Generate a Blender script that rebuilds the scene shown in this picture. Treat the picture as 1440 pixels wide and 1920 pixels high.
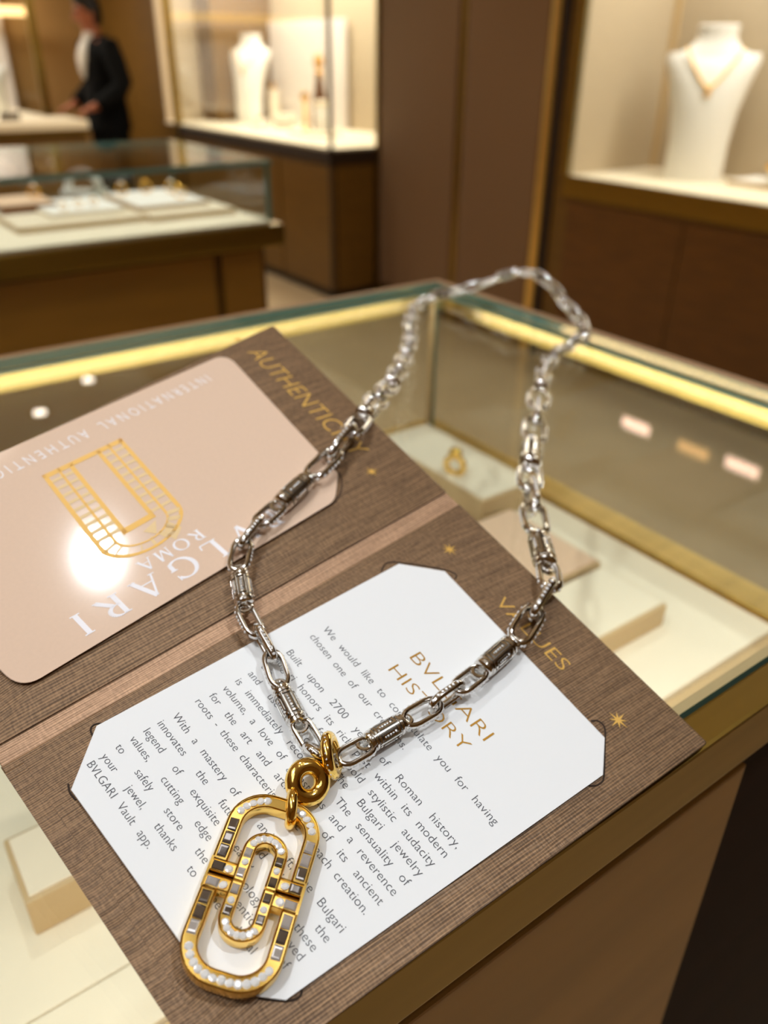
import bpy, bmesh, math, random
from mathutils import Vector, Matrix
random.seed(7)
scn = bpy.context.scene
COL = scn.collection
for o in list(bpy.data.objects):
    bpy.data.objects.remove(o)

# ------------------------------------------------------------------ camera
FPX = 1500.0                               # focal length in pixels of the 1440x1920 frame
PITCH, ROLL, YAW = math.radians(29.9), math.radians(0.55), math.radians(36.0)
ZG = 1.10                                  # height of the near counter's glass top
CH = 0.16                                  # camera above that glass
ZC = ZG + CH
def _axes():
    X = Vector((1, 0, 0)); D = Vector((0, math.cos(PITCH), math.sin(PITCH))); F = Vector((0, -math.sin(PITCH), math.cos(PITCH)))
    R = Matrix.Rotation(ROLL, 3, 'Z')
    X, D, F = R @ X, R @ D, R @ F
    return math.cos(YAW)*X + math.sin(YAW)*F, -math.sin(YAW)*X + math.cos(YAW)*F, D
AX, AY, AD = _axes()                       # world X, Y and down seen in camera coordinates (x right, y down, z forward)
EYE = Vector((0, 0, ZC))
def ray(x, y):
    q = Vector((x-720, y-960, FPX)); return Vector((q.dot(AX), q.dot(AY), -q.dot(AD)))
def onz(x, y, z):
    r = ray(x, y); return EYE + r*((z-ZC)/r.z)
def onx(x, y, X):
    r = ray(x, y); return EYE + r*(X/r.x)
def ony(x, y, Y):
    r = ray(x, y); return EYE + r*(Y/r.y)
def onplane(x, y, p0, n):
    r = ray(x, y); return EYE + r*((p0-EYE).dot(n)/r.dot(n))
cam_d = bpy.data.cameras.new('camera'); cam = bpy.data.objects.new('camera', cam_d); COL.objects.link(cam)
cx = Vector((AX[0], AY[0], -AD[0])); cy = -Vector((AX[1], AY[1], -AD[1])); cz = -Vector((AX[2], AY[2], -AD[2]))
M = Matrix((cx, cy, cz)).transposed().to_4x4(); M.translation = EYE
cam.matrix_world = M
cam_d.sensor_fit = 'VERTICAL'; cam_d.sensor_height = 24.0; cam_d.lens = 24.0*FPX/1920.0
cam_d.clip_start = 0.01; cam_d.clip_end = 60
cam_d.dof.use_dof = True; cam_d.dof.focus_distance = 0.183
APERTURE = 0.0025
cam_d.dof.aperture_fstop = cam_d.lens/1000.0/APERTURE
scn.camera = cam

# ------------------------------------------------------------------ world, exposure
w = bpy.data.worlds.new('world'); scn.world = w; w.use_nodes = True
w.node_tree.nodes['Background'].inputs[0].default_value = (1.0, 0.86, 0.68, 1)
w.node_tree.nodes['Background'].inputs[1].default_value = 0.02
vs = scn.view_settings
vs.view_transform = 'Standard'; vs.look = 'None'; vs.gamma = 1.0; vs.use_curve_mapping = False
vs.exposure = 0.0

# folder plane: the folder leans back on its own easel wedge, front edge on the counter rail
TILT = math.tan(math.radians(15.5))
FY0 = 0.0736
FN = Vector((0, -TILT, 1)).normalized()
F0 = Vector((0, FY0, ZG + 0.0024))
def fp(x, y, off=0.0):
    return onplane(x, y, F0 + FN*off, FN)

# ------------------------------------------------------------------ lights (the shop's ceiling lamps and added ones)
ZCEIL = 2.85
def reflect_to_ceiling(p, n, x, y, z=ZCEIL):
    r = ray(x, y); d = r - n*(2*r.dot(n)); return p + d*((z-p.z)/d.z)
KEY = reflect_to_ceiling(fp(185, 1060), FN, 185, 1060)
UP = Vector((0, 0, 1))
DOT1 = reflect_to_ceiling(onz(165, 712, ZG), UP, 165, 712)
DOT2 = reflect_to_ceiling(onz(75, 773, ZG), UP, 75, 773)
DOWN = []      # (position, watts, colour, cone) : fixtures are built further down
WARM = (1.0, 0.88, 0.70); NEUT = (0.92, 0.97, 1.0)
DOWN += [(KEY, 24, NEUT, 80), (Vector((-0.55, 0.25, 0)), 39, NEUT, 80), (Vector((0.75, -0.35, 0)), 37, NEUT, 80),
         (DOT1, 45, WARM, 100), (DOT2, 45, WARM, 100),
         (Vector((1.75, 3.1, 0)), 40, WARM, 100), (Vector((1.9, 1.6, 0)), 40, WARM, 100), (Vector((-1.2, 2.6, 0)), 40, WARM, 100), (Vector((1.3, 6.9, 0)), 30, WARM, 100), (Vector((0.30, 1.52, 0)), 105, (1.0, .97, .93), 34)]  # the last, narrow one is added to brighten the far case deck
GLINT = reflect_to_ceiling(fp(500, 1620), FN, 500, 1620)
ADDED_PANELS = [(-0.75, 0.15, 0.7, 2.2)] + [(GLINT.x+dx, GLINT.y, 0.085, 0.7) for dx in (-.28, -.04, .20)]     # ceiling panels added to light the counter and reflect in metal: x, y, size x, size y
def spot(i, p, watts, colr, cone):
    l = bpy.data.lights.new('downlight_lamp', 'SPOT'); l.energy = watts; l.color = colr; l.spot_size = math.radians(cone); l.spot_blend = 0.6; l.shadow_soft_size = 0.034
    o = bpy.data.objects.new('downlight_lamp', l); COL.objects.link(o); o.location = (p.x, p.y, ZCEIL-0.05); return o
for i, d in enumerate(DOWN): spot(i, *d)

# ------------------------------------------------------------------ materials
def lin(c):
    return tuple(((v/255.0)/12.92 if v/255.0 <= 0.04045 else ((v/255.0+0.055)/1.055)**2.4) for v in c)
def mat(name, c, rough=0.5, metal=0.0, spec=0.5, noise=None, bump=0.0, coat=0.0, sheen=0.0, emit=None, flat=False):
    m = bpy.data.materials.new(name); m.use_nodes = True; nt = m.node_tree; b = nt.nodes['Principled BSDF']
    col = lin(c)
    b.inputs['Base Color'].default_value = (*col, 1); b.inputs['Roughness'].default_value = rough; b.inputs['Metallic'].default_value = metal
    b.inputs['Specular IOR Level'].default_value = spec; b.inputs['Coat Weight'].default_value = coat; b.inputs['Coat Roughness'].default_value = 0.08
    b.inputs['Sheen Weight'].default_value = sheen
    if emit:
        b.inputs['Emission Color'].default_value = (*lin(emit[0]), 1); b.inputs['Emission Strength'].default_value = emit[1]
    if noise or bump:
        tc = nt.nodes.new('ShaderNodeTexCoord'); mp = nt.nodes.new('ShaderNodeMapping'); nz = nt.nodes.new('ShaderNodeTexNoise')
        s = noise[0] if noise else (200, 200, 200); mp.inputs['Scale'].default_value = s
        nt.links.new(tc.outputs['UV' if (noise and len(noise) > 2) else 'Object'], mp.inputs[0]); nt.links.new(mp.outputs[0], nz.inputs[0])
        nz.inputs['Scale'].default_value = 1.0; nz.inputs['Detail'].default_value = 3
        if noise:
            rp = nt.nodes.new('ShaderNodeValToRGB'); a = noise[1]
            rp.color_ramp.elements[0].position = 0.3; rp.color_ramp.elements[1].position = 0.72
            rp.color_ramp.elements[0].color = (*[v*(1-a) for v in col], 1); rp.color_ramp.elements[1].color = (*[min(1, v*(1+a)) for v in col], 1)
            nt.links.new(nz.outputs[0], rp.inputs[0]); nt.links.new(rp.outputs[0], b.inputs['Base Color'])
        if bump:
            bp = nt.nodes.new('ShaderNodeBump'); bp.inputs['Strength'].default_value = bump; bp.inputs['Distance'].default_value = 0.001
            nt.links.new(nz.outputs[0], bp.inputs['Height']); nt.links.new(bp.outputs[0], b.inputs['Normal'])
    return m
def glass(name, tint=(0.965, 0.985, 0.975), rough=0.0):
    m = bpy.data.materials.new(name); m.use_nodes = True; nt = m.node_tree; nt.nodes.remove(nt.nodes['Principled BSDF'])
    out = nt.nodes['Material Output']; tr = nt.nodes.new('ShaderNodeBsdfTransparent'); tr.inputs[0].default_value = (*tint, 1)
    gl = nt.nodes.new('ShaderNodeBsdfGlossy'); gl.inputs['Roughness'].default_value = rough
    lw = nt.nodes.new('ShaderNodeLayerWeight'); lw.inputs[0].default_value = 0.5
    pw = nt.nodes.new('ShaderNodeMath'); pw.operation = 'POWER'; pw.inputs[1].default_value = 5
    ml = nt.nodes.new('ShaderNodeMath'); ml.operation = 'MULTIPLY_ADD'; ml.inputs[1].default_value = 0.96; ml.inputs[2].default_value = 0.04
    mx = nt.nodes.new('ShaderNodeMixShader')
    nt.links.new(lw.outputs['Facing'], pw.inputs[0]); nt.links.new(pw.outputs[0], ml.inputs[0]); nt.links.new(ml.outputs[0], mx.inputs[0])
    nt.links.new(tr.outputs[0], mx.inputs[1]); nt.links.new(gl.outputs[0], mx.inputs[2]); nt.links.new(mx.outputs[0], out.inputs[0])
    return m
def folder_paper(name, c, hi):
    """bronze laid paper: fine ribs along the fold, a weaker cross weave, metallic sheen (UV in metres)"""
    m = bpy.data.materials.new(name); m.use_nodes = True; nt = m.node_tree; b = nt.nodes['Principled BSDF']
    tc = nt.nodes.new('ShaderNodeTexCoord')
    mpw = nt.nodes.new('ShaderNodeMapping'); mpw.inputs['Scale'].default_value = (1, .12, 1); wv = nt.nodes.new('ShaderNodeTexWave'); wv.bands_direction = 'X'
    wv.inputs['Scale'].default_value = 400; wv.inputs['Distortion'].default_value = 5.0; wv.inputs['Detail'].default_value = 3; wv.inputs['Detail Scale'].default_value = 0.6
    nt.links.new(tc.outputs['UV'], mpw.inputs[0]); nt.links.new(mpw.outputs[0], wv.inputs[0])
    outs = []
    for sc in ((1500, 60, 1), (420, 1700, 1)):
        mp = nt.nodes.new('ShaderNodeMapping'); mp.inputs['Scale'].default_value = sc; nz = nt.nodes.new('ShaderNodeTexNoise'); nz.inputs['Scale'].default_value = 1.0; nz.inputs['Detail'].default_value = 2
        nt.links.new(tc.outputs['UV'], mp.inputs[0]); nt.links.new(mp.outputs[0], nz.inputs[0]); outs.append(nz)
    m1 = nt.nodes.new('ShaderNodeMath'); m1.operation = 'MULTIPLY_ADD'; m1.inputs[1].default_value = 0.22; nt.links.new(wv.outputs['Fac'], m1.inputs[0])
    m2 = nt.nodes.new('ShaderNodeMath'); m2.operation = 'MULTIPLY'; m2.inputs[1].default_value = 0.52; nt.links.new(outs[0].outputs[0], m2.inputs[0]); nt.links.new(m2.outputs[0], m1.inputs[2])
    mix = nt.nodes.new('ShaderNodeMath'); mix.operation = 'MULTIPLY_ADD'; mix.inputs[1].default_value = 0.42
    nt.links.new(outs[1].outputs[0], mix.inputs[0]); nt.links.new(m1.outputs[0], mix.inputs[2])
    rp = nt.nodes.new('ShaderNodeValToRGB'); e = rp.color_ramp.elements; e[0].position = 0.42; e[1].position = 0.78
    e[0].color = (*[v*0.60 for v in lin(c)], 1); e[1].color = (*lin(hi), 1)
    nt.links.new(mix.outputs[0], rp.inputs[0]); nt.links.new(rp.outputs[0], b.inputs['Base Color'])
    bp = nt.nodes.new('ShaderNodeBump'); bp.inputs['Strength'].default_value = 0.55; bp.inputs['Distance'].default_value = 0.0004
    nt.links.new(mix.outputs[0], bp.inputs['Height']); nt.links.new(bp.outputs[0], b.inputs['Normal'])
    b.inputs['Roughness'].default_value = 0.42; b.inputs['Metallic'].default_value = 0.35; b.inputs['Specular IOR Level'].default_value = 0.5
    return m
MT = dict(
    brown=mat('brown_lacquer', (108, 76, 20), 0.45, noise=((6, 6, 40), 0.12)),
    darkwood=mat('dark_wood', (100, 62, 16), 0.4, noise=((8, 8, 60), 0.2)),
    groove=mat('dark_brown_trim', (40, 24, 10), 0.6),  # plain dark brown for plinths, posts, rails and strips
    gap=mat('gap_shade', (10, 6, 3), 0.9, 0.0, 0.1),
    brown2=mat('brown_lacquer_lit', (158, 112, 34), 0.45, noise=((6, 6, 40), 0.1)),  # lighter copy of brown, makes up for weak light on the far case front
    fabric=mat('brown_fabric', (118, 84, 44), 0.8, noise=((400, 400, 400), 0.12), sheen=0.3),
    beige=mat('beige_lining', (190, 172, 144), 0.8, noise=((60, 60, 300), 0.06)),
    beigewall=mat('beige_wall', (176, 136, 78), 0.7, noise=((40, 40, 40), 0.05)),
    cream=mat('cream_leather', (238, 226, 200), 0.6, noise=((30, 30, 30), 0.03)),
    ivory=mat('ivory_board', (236, 222, 196), 0.55, noise=((30, 30, 30), 0.03)),
    tan=mat('rose_tan_suede', (226, 192, 160), 0.7, noise=((300, 300, 300), 0.05)),
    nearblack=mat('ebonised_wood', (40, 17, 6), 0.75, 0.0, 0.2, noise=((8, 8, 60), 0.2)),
    tray=mat('tray_rim', (196, 168, 124), 0.45),
    white=mat('white_suede', (240, 236, 228), 0.7),
    brass=mat('brushed_brass', (240, 206, 126), 0.38, 1.0, noise=((3, 90, 90), 0.12)),
    brassdark=mat('bronze_rail', (158, 130, 62), 0.34, 1.0, noise=((3, 90, 90), 0.12)),
    railtan=mat('satin_bronze_ledge', (164, 128, 92), 0.6, 0.4),
    brown_front_lit=mat('brown_lacquer_front_lit', (176, 130, 62), 0.45, noise=((6, 6, 40), 0.1)),  # brown lightened in place of light on the near front panel
    floor=mat('stone_floor', (196, 174, 140), 0.25, noise=((3, 3, 3), 0.08)),
    ceil=mat('ceiling_paint', (238, 226, 206), 0.9),
    glass=glass('clear_glass'),
    edge=mat('glass_edge', (112, 150, 140), 0.15, 0.0, 0.6, coat=0.5),
    silver=mat('white_gold', (224, 221, 216), 0.13, 1.0),
    dark=mat('grey_recess', (160, 156, 150), 0.25, 1.0),  # darker grey metal than the links, between the barrel relief
    gold=mat('yellow_gold', (255, 214, 116), 0.12, 1.0),
    goldsoft=mat('gold_jewel', (250, 196, 90), 0.2, 1.0),
    foil=mat('gold_foil', (232, 184, 92), 0.4, 0.3),
    foil2=mat('gold_foil_print', (184, 134, 36), 0.4, 0.4),
    diamond=mat('white_diamond', (255, 255, 255), 0.03, 0.22, 1.0, coat=1.0),
    baguette=mat('grey_baguette', (150, 142, 136), 0.07, 0.85, 1.0, coat=1.0),
    baguette2=mat('pale_baguette', (214, 208, 204), 0.06, 0.5, 1.0, coat=1.0),
    paper=folder_paper('bronze_laid_paper', (112, 84, 58), (160, 126, 92)),
    spine=folder_paper('rose_bronze_spine', (190, 150, 116), (214, 172, 138)),
    card=mat('white_card', (243, 244, 245), 0.5),
    pink=mat('rose_card', (232, 202, 178), 0.09, 0.0, 0.5, noise=((900, 900, 900), 0.015, 'uv')),
    ink=mat('grey_ink', (92, 92, 98), 0.7),
    whiteink=mat('white_ink', (250, 246, 250), 0.5),
    yellowink=mat('yellow_ink', (246, 194, 98), 0.5),
    paleink=mat('pale_yellow_ink', (236, 204, 150), 0.5),
    slit=mat('slit_shadow', (52, 36, 24), 0.8),
    skin=mat('skin', (186, 112, 78), 0.6),
    hair=mat('black_hair', (20, 14, 10), 0.5),
    suit=mat('black_suit', (6, 6, 7), 0.9, 0.0, 0.2),
    shirt=mat('white_silk', (226, 220, 210), 0.5),
    lamp=mat('lamp_lens', (255, 240, 215), 0.4, emit=((255, 240, 220), 16.0)),
    softlamp=mat('added_light_panel', (255, 246, 232), 0.5, emit=((246, 250, 255), 2.4)),
    led=mat('led_strip', (255, 220, 160), 0.4, emit=((255, 214, 150), 9.0)),
    bar=mat('light_bar', (255, 214, 150), 0.4, emit=((255, 206, 140), 2.2)),
    sconce=mat('sconce_lens', (255, 224, 208), 0.4, emit=((255, 214, 190), 7.0)),
    sconce2=mat('sconce_amber', (255, 206, 140), 0.4, emit=((236, 180, 110), 3.5)),
    amber=mat('amber_glass', (206, 150, 60), 0.1, coat=1.0),
    copper=mat('copper_brown', (120, 78, 44), 0.3, 0.6),
    label=mat('pale_panel', (232, 222, 214), 0.6),
)

# ------------------------------------------------------------------ mesh helpers
def mesh_obj(name, bm, m, parent=None, smooth=False, mats=None):
    me = bpy.data.meshes.new(name); bmesh.ops.recalc_face_normals(bm, faces=bm.faces); bm.to_mesh(me); bm.free()
    for x in (mats or [m]): me.materials.append(MT[x] if isinstance(x, str) else x)
    if smooth:
        for p in me.polygons: p.use_smooth = True
        me.set_sharp_from_angle(angle=math.radians(38))
    o = bpy.data.objects.new(name, me); COL.objects.link(o)
    if parent is not None: o.parent = parent
    return o
def link_mesh(name, me, parent=None, mw=None):
    o = bpy.data.objects.new(name, me); COL.objects.link(o)
    if parent is not None: o.parent = parent
    if mw is not None: o.matrix_local = mw
    return o
def thing(name, label, cat, loc=(0, 0, 0), rotz=0.0, group=None):
    o = bpy.data.objects.new(name, None); COL.objects.link(o); o.empty_display_size = 0.02
    o.location = loc; o.rotation_euler = (0, 0, rotz); return tag(o, label, cat, group)
def tag(o, label, cat, group=None):
    o['label'] = label; o['category'] = cat
    if group: o['group'] = group
    return o
def struct(o): o['kind'] = 'structure'; return o
def abox(bm, x0, x1, y0, y1, z0, z1, bev=0.0, mi=0):
    g = bmesh.ops.create_cube(bm, size=1.0, matrix=Matrix.Translation(((x0+x1)/2, (y0+y1)/2, (z0+z1)/2)) @ Matrix.Diagonal((abs(x1-x0), abs(y1-y0), abs(z1-z0), 1)))
    fs = {f for v in g['verts'] for f in v.link_faces}
    for f in fs: f.material_index = mi
    if bev > 0:
        es = {e for v in g['verts'] for e in v.link_edges}
        bmesh.ops.bevel(bm, geom=list(es), offset=bev, segments=2, affect='EDGES', profile=0.7)
def box(name, m, x0, x1, y0, y1, z0, z1, parent=None, bev=0.0):
    """box in the world axes (parents at the origin) or in the parent's own axes"""
    bm = bmesh.new(); abox(bm, x0, x1, y0, y1, z0, z1, bev); return mesh_obj(name, bm, m, parent)
def pane(name, x0, x1, y0, y1, z0, z1, parent=None):
    """glass sheet: clear faces, green-tinted cut edges"""
    bm = bmesh.new(); abox(bm, x0, x1, y0, y1, z0, z1)
    d = (x1-x0, y1-y0, z1-z0); k = min(range(3), key=lambda i: abs(d[i]))
    bm.normal_update()
    for f in bm.faces: f.material_index = 0 if abs(f.normal[k]) > 0.9 else 1
    return mesh_obj(name, bm, None, parent, mats=['glass', 'edge'])
def tube(bm, pts, r, n=10, closed=False, cap=True):
    pts = [Vector(p) for p in pts]; N = len(pts); rings = []; up = None
    for i in range(N):
        a = pts[(i-1) % N] if (closed or i > 0) else pts[i]; b = pts[(i+1) % N] if (closed or i < N-1) else pts[i]
        t = (b-a).normalized()
        if up is None: up = t.orthogonal().normalized()
        up = (up - t*up.dot(t)).normalized(); s = t.cross(up); rr = r[i] if isinstance(r, (list, tuple)) else r
        rings.append([bm.verts.new(pts[i] + (up*math.cos(2*math.pi*k/n) + s*math.sin(2*math.pi*k/n))*rr) for k in range(n)])
    for i in range(N if closed else N-1):
        a, b = rings[i], rings[(i+1) % N]
        for k in range(n): bm.faces.new((a[k], a[(k+1) % n], b[(k+1) % n], b[k]))
    if cap and not closed: bm.faces.new(rings[0][::-1]); bm.faces.new(rings[-1])
def sweep2d(bm, path, prof, closed, frame=None):
    """sweep profile (across, height) along a 2-D path in the XY plane"""
    N = len(path); rings = []
    for i in range(N):
        a = Vector(path[(i-1) % N]) if (closed or i > 0) else Vector(path[i]); b = Vector(path[(i+1) % N]) if (closed or i < N-1) else Vector(path[i])
        t = (b-a).normalized(); nn = Vector((-t.y, t.x)); p = Vector(path[i])
        rings.append([bm.verts.new((p.x+nn.x*u, p.y+nn.y*u, h)) for u, h in prof])
    K = len(prof)
    for i in range(N if closed else N-1):
        a, b = rings[i], rings[(i+1) % N]
        for k in range(K): bm.faces.new((a[k], a[(k+1) % K], b[(k+1) % K], b[k]))
    if not closed: bm.faces.new(rings[0][::-1]); bm.faces.new(rings[-1])
def lathe(bm, prof, n=24, mw=Matrix()):
    rings = [[bm.verts.new(mw @ Vector((r*math.cos(2*math.pi*k/n), r*math.sin(2*math.pi*k/n), z))) for k in range(n)] for r, z in prof]
    for a, b in zip(rings, rings[1:]):
        for k in range(n): bm.faces.new((a[k], a[(k+1) % n], b[(k+1) % n], b[k]))
    bm.faces.new(rings[0][::-1]); bm.faces.new(rings[-1])
def loft(bm, secs, cap=True):
    rings = [[bm.verts.new(p) for p in s] for s in secs]; n = len(rings[0])
    for a, b in zip(rings, rings[1:]):
        for k in range(n): bm.faces.new((a[k], a[(k+1) % n], b[(k+1) % n], b[k]))
    if cap: bm.faces.new(rings[0][::-1]); bm.faces.new(rings[-1])
def ell(cx_, cy_, z, a, b, n=24, rot=0.0):
    return [Vector((cx_ + a*math.cos(2*math.pi*k/n)*math.cos(rot) - b*math.sin(2*math.pi*k/n)*math.sin(rot), cy_ + a*math.cos(2*math.pi*k/n)*math.sin(rot) + b*math.sin(2*math.pi*k/n)*math.cos(rot), z)) for k in range(n)]

# ------------------------------------------------------------------ the room
cab = onz(627, 566, 0.0)                   # floor corner of the glass wall cabinet
XC, YC = cab.x, cab.y
XW = ony(710, 275, YC).x                   # plane of the right-hand wall
ZS = 0.812                                 # shelf height of cabinet and niche
YN = onx(1062, 333, XW).y                  # where the niche begins
YE = onx(322, 110, XC).y                   # far end of the cabinet glass
XN = ony(1200, 250, YN).x + 0.10                  # back of the niche
X0, Y0, Y1 = -3.0, -2.6, 8.2
XB = XC + 0.78                             # back of the cabinet interior
print('ROOM', XC, YC, XW, YN, YE, XN)
struct(box('floor', 'floor', X0, 4.2, Y0, Y1, -0.05, 0.0))
struct(box('ceiling', 'ceil', X0, 4.2, Y0, Y1, ZCEIL, ZCEIL+0.05))
struct(box('wall_left', 'beigewall', X0-0.1, X0, Y0, Y1, 0, ZCEIL))
struct(box('wall_front', 'beigewall', X0, 4.2, Y0-0.1, Y0, 0, ZCEIL))
ZT = 2.08                                  # top of the lit openings
YNR = 0.75                                 # right end of the niche
bm = bmesh.new()
WR = XW + 0.9
abox(bm, XW, WR, Y0, YNR, 0, ZCEIL); abox(bm, XW, WR, YNR, YN, 0, ZS-0.075); abox(bm, XW, WR, YNR, YN, ZT, ZCEIL)
abox(bm, XW, WR, YN, YC, 0, ZCEIL); abox(bm, XW, WR, YC, YE, 0, ZS-0.075); abox(bm, XW, WR, YC, YE, ZT, ZCEIL); abox(bm, XW, WR, YE, Y1, 0, ZCEIL)
wall_r = struct(mesh_obj('wall_right', bm, 'brown'))
ys = [onx(713, 300, XW).y, onx(866, 200, XW).y, onx(1045, 200, XW).y]
for a, b in ((ys[0]-0.012, ys[1]+0.028), (ys[1]-0.028, ys[2]+0.075)):
    box('fabric_panel', 'fabric', XW-0.014, XW, b, a, 0.08, ZCEIL-0.02, wall_r, 0.006)
box('brass_strip', 'brassdark', XW-0.008, XW, ys[1]-0.016, ys[1]+0.016, 0, ZCEIL-0.02, wall_r)
box('brass_strip', 'brass', XW-0.022, XW, ys[2]+0.015, ys[2]+0.06, 0, ZCEIL-0.02, wall_r, 0.004)
box('groove_strip', 'groove', XW-0.012, XW, ys[2]-0.03, ys[2]+0.012, 0, ZCEIL-0.02, wall_r)
wall_b = struct(box('wall_back', 'beigewall', X0, 4.2, Y1, Y1+0.1, 0, ZCEIL))
xs = [ony(p, 120, Y1).x for p in (226, 262, 296, 330)]
for a, b in ((xs[0], xs[1]), (xs[1], xs[2]), (xs[2], xs[3]+0.6)):
    box('wood_panel', 'brown', a+0.006, b-0.006, Y1-0.03, Y1, 0, ZCEIL-0.01, wall_b, 0.006)
# upper wall lights over the niche, seen mirrored in the counter glass
for (px, py, m, lab) in ((1193, 797, 'sconce', 'farthest of three'), (1300, 842, 'sconce2', 'amber middle one of three'), (1392, 874, 'sconce', 'nearest of three')):
    p = onz(px, py, ZG); r = ray(px, py); d = Vector((r.x, r.y, -r.z)); q = p + d*((XW-0.03-p.x)/d.x)
    t = thing('wall_light', 'slim wall light above the niche, %s mirrored in the counter glass' % lab, 'wall light', (XW, q.y, q.z), group='wall lights')
    bm = bmesh.new(); abox(bm, -0.03, 0, -0.085, 0.085, -0.032, 0.032, 0.006); mesh_obj('housing', bm, 'brassdark', t)
    bm = bmesh.new(); abox(bm, -0.034, -0.03, -0.07, 0.07, -0.022, 0.022); mesh_obj('lens', bm, m, t)
for i, (x, y, a, b) in enumerate(ADDED_PANELS):
    t = thing('added_ceiling_panel', ('wide added luminous ceiling panel left of the counter', 'left of three added slim ceiling lights above the open folder', 'middle of three added slim ceiling lights above the open folder', 'right of three added slim ceiling lights above the open folder')[i], 'ceiling light', (x, y, ZCEIL))
    bm = bmesh.new(); abox(bm, -a/2-.03, a/2+.03, -b/2-.03, b/2+.03, -.012, -.001); mesh_obj('frame', bm, 'brassdark', t)
    bm = bmesh.new(); abox(bm, -a/2, a/2, -b/2, b/2, -.016, -.012); mesh_obj('diffuser', bm, 'softlamp', t)
DLAB = {0: 'recessed ceiling downlight whose glare shows on the rose card', 3: 'recessed ceiling downlight mirrored white in the counter glass', 4: 'recessed ceiling downlight mirrored amber in the counter glass'}
for i, d in enumerate(DOWN):
    t = thing('downlight', DLAB.get(i, 'round recessed ceiling downlight above the shop floor'), 'ceiling light', (d[0].x, d[0].y, ZCEIL), group='ceiling downlights')
    bm = bmesh.new(); lathe(bm, [(0.062, 0.0), (0.062, -0.006), (0.045, -0.008), (0.038, 0.0)], 28); mesh_obj('trim_ring', bm, 'brassdark', t, True)
    bm = bmesh.new(); lathe(bm, [(0.036, -0.001), (0.036, -0.004), (0.015, -0.005)], 28); mesh_obj('lens', bm, 'lamp', t, True)

# ------------------------------------------------------------------ wall cabinet with glass corner
cb = thing('wall_cabinet', 'brown wall cabinet with lit glass upper part and cream shelf, left of the fabric panels', 'cabinet')
box('base', 'brown', XC+0.012, XW, YC+0.012, YE, 0.06, ZS-0.075, cb)
box('plinth', 'groove', XC+0.03, XW, YC+0.03, YE, 0, 0.06, cb)
yl = [onx(p, 400, XC).y for p in (627, 528, 420)]
for a, b in zip(yl, yl[1:]): box('front_panel', 'brown', XC, XC+0.012, a+0.012, b-0.004, 0.06, ZS-0.09, cb, 0.003)
box('side_panel', 'brown', XC+0.03, XW-0.03, YC, YC+0.012, 0.06, ZS-0.09, cb, 0.003)
box('corner_post', 'groove', XC-0.004, XC+0.02, YC-0.004, YC+0.02, 0.0, ZS-0.075, cb)
box('rail', 'groove', XC-0.006, XW, YC-0.006, YE, ZS-0.075, ZS-0.012, cb, 0.003)
box('shelf', 'cream', XC+0.004, XB, YC+0.004, YE+0.25, ZS-0.012, ZS, cb)
box('back_panel', 'beige', XB, XB+0.02, YC, YE+0.28, ZS, ZT, cb)
box('end_panel', 'beige', XC+0.02, XB, YE+0.25, YE+0.27, ZS, ZT, cb)
box('wall_return', 'beige', XW+0.01, XB, YC-0.02, YC, ZS, ZT, cb)
box('top_panel', 'beige', XC, XB, YC, YE+0.25, ZT, ZT+0.03, cb)
pane('front_glass', XC, XC+0.006, YC+0.004, YE, ZS, ZT, cb)
pane('side_glass', XC+0.006, XW, YC, YC+0.006, ZS, ZT, cb)
box('corner_mullion', 'groove', XC-0.006, XC+0.012, YC-0.006, YC+0.012, ZS-0.08, ZT, cb)
box('end_frame', 'brassdark', XC-0.012, XC+0.03, YE, YE+0.05, 0, ZT, cb)
box('brass_stile', 'brassdark', XW-0.022, XW+0.0, YC-0.014, YC, 0, ZT, cb)
box('led_strip', 'led', XB-0.02, XB-0.004, YE+0.225, YE+0.245, ZS+0.01, ZT-0.02, cb)
box('led_strip', 'led', XC+0.03, XC+0.05, YC+0.05, YE-0.05, ZT-0.014, ZT-0.002, cb)
box('led_strip', 'led', XW+0.02, XW+0.035, YC+0.002, YC+0.014, ZS+0.02, ZT-0.02, cb)
pb = onx(562, 40, XB-0.03); pc = onx(505, 40, XB-0.03); pd = onx(650, 190, XB-0.03)
bd = tag(box('backdrop_board', 'label', XB-0.04, XB-0.02, pd.y, pc.y, ZS+0.002, pc.z, None, 0.002), 'tall pale panel standing at the back of the lit wall cabinet', 'panel')
def area(name, loc, size, watts, colr, rot=(0, 0, 0)):
    l = bpy.data.lights.new(name, 'AREA'); l.shape = 'RECTANGLE'; l.size, l.size_y = size; l.energy = watts; l.color = colr
    o = bpy.data.objects.new(name, l); COL.objects.link(o); o.location = loc; o.rotation_euler = rot; return o
area('cabinet_led', ((XC+XB)/2, (YC+YE)/2, ZT-0.02), (0.4, YE-YC-0.2), 40, (1.0, 0.92, 0.78))

# ------------------------------------------------------------------ niche in the right wall
nc = thing('wall_niche', 'lit beige niche in the right wall with cream shelf and brass edged brown base', 'niche')
box('shelf', 'cream', XW+0.004, XN, YNR, YN, ZS-0.015, ZS, nc, 0.003)
box('brass_rail', 'brassdark', XW-0.014, XW+0.004, YNR-0.2, YN+0.01, ZS-0.085, ZS-0.002, nc, 0.003)
box('back_panel', 'beige', XN, XN+0.02, YNR, YN, ZS, ZT, nc)
box('end_panel', 'beige', XW+0.01, XN, YN-0.015, YN, ZS, ZT, nc)
box('end_panel', 'beige', XW+0.01, XN, YNR, YNR+0.015, ZS, ZT, nc)
box('corner_trim', 'tray', XN-0.02, XN, YN-0.04, YN-0.015, ZS, ZT, nc)
box('top_panel', 'beige', XW, XN, YNR, YN, ZT-0.02, ZT, nc)
pane('front_glass', XW-0.002, XW+0.004, YNR, YN-0.012, ZS, ZT-0.02, nc)
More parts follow.
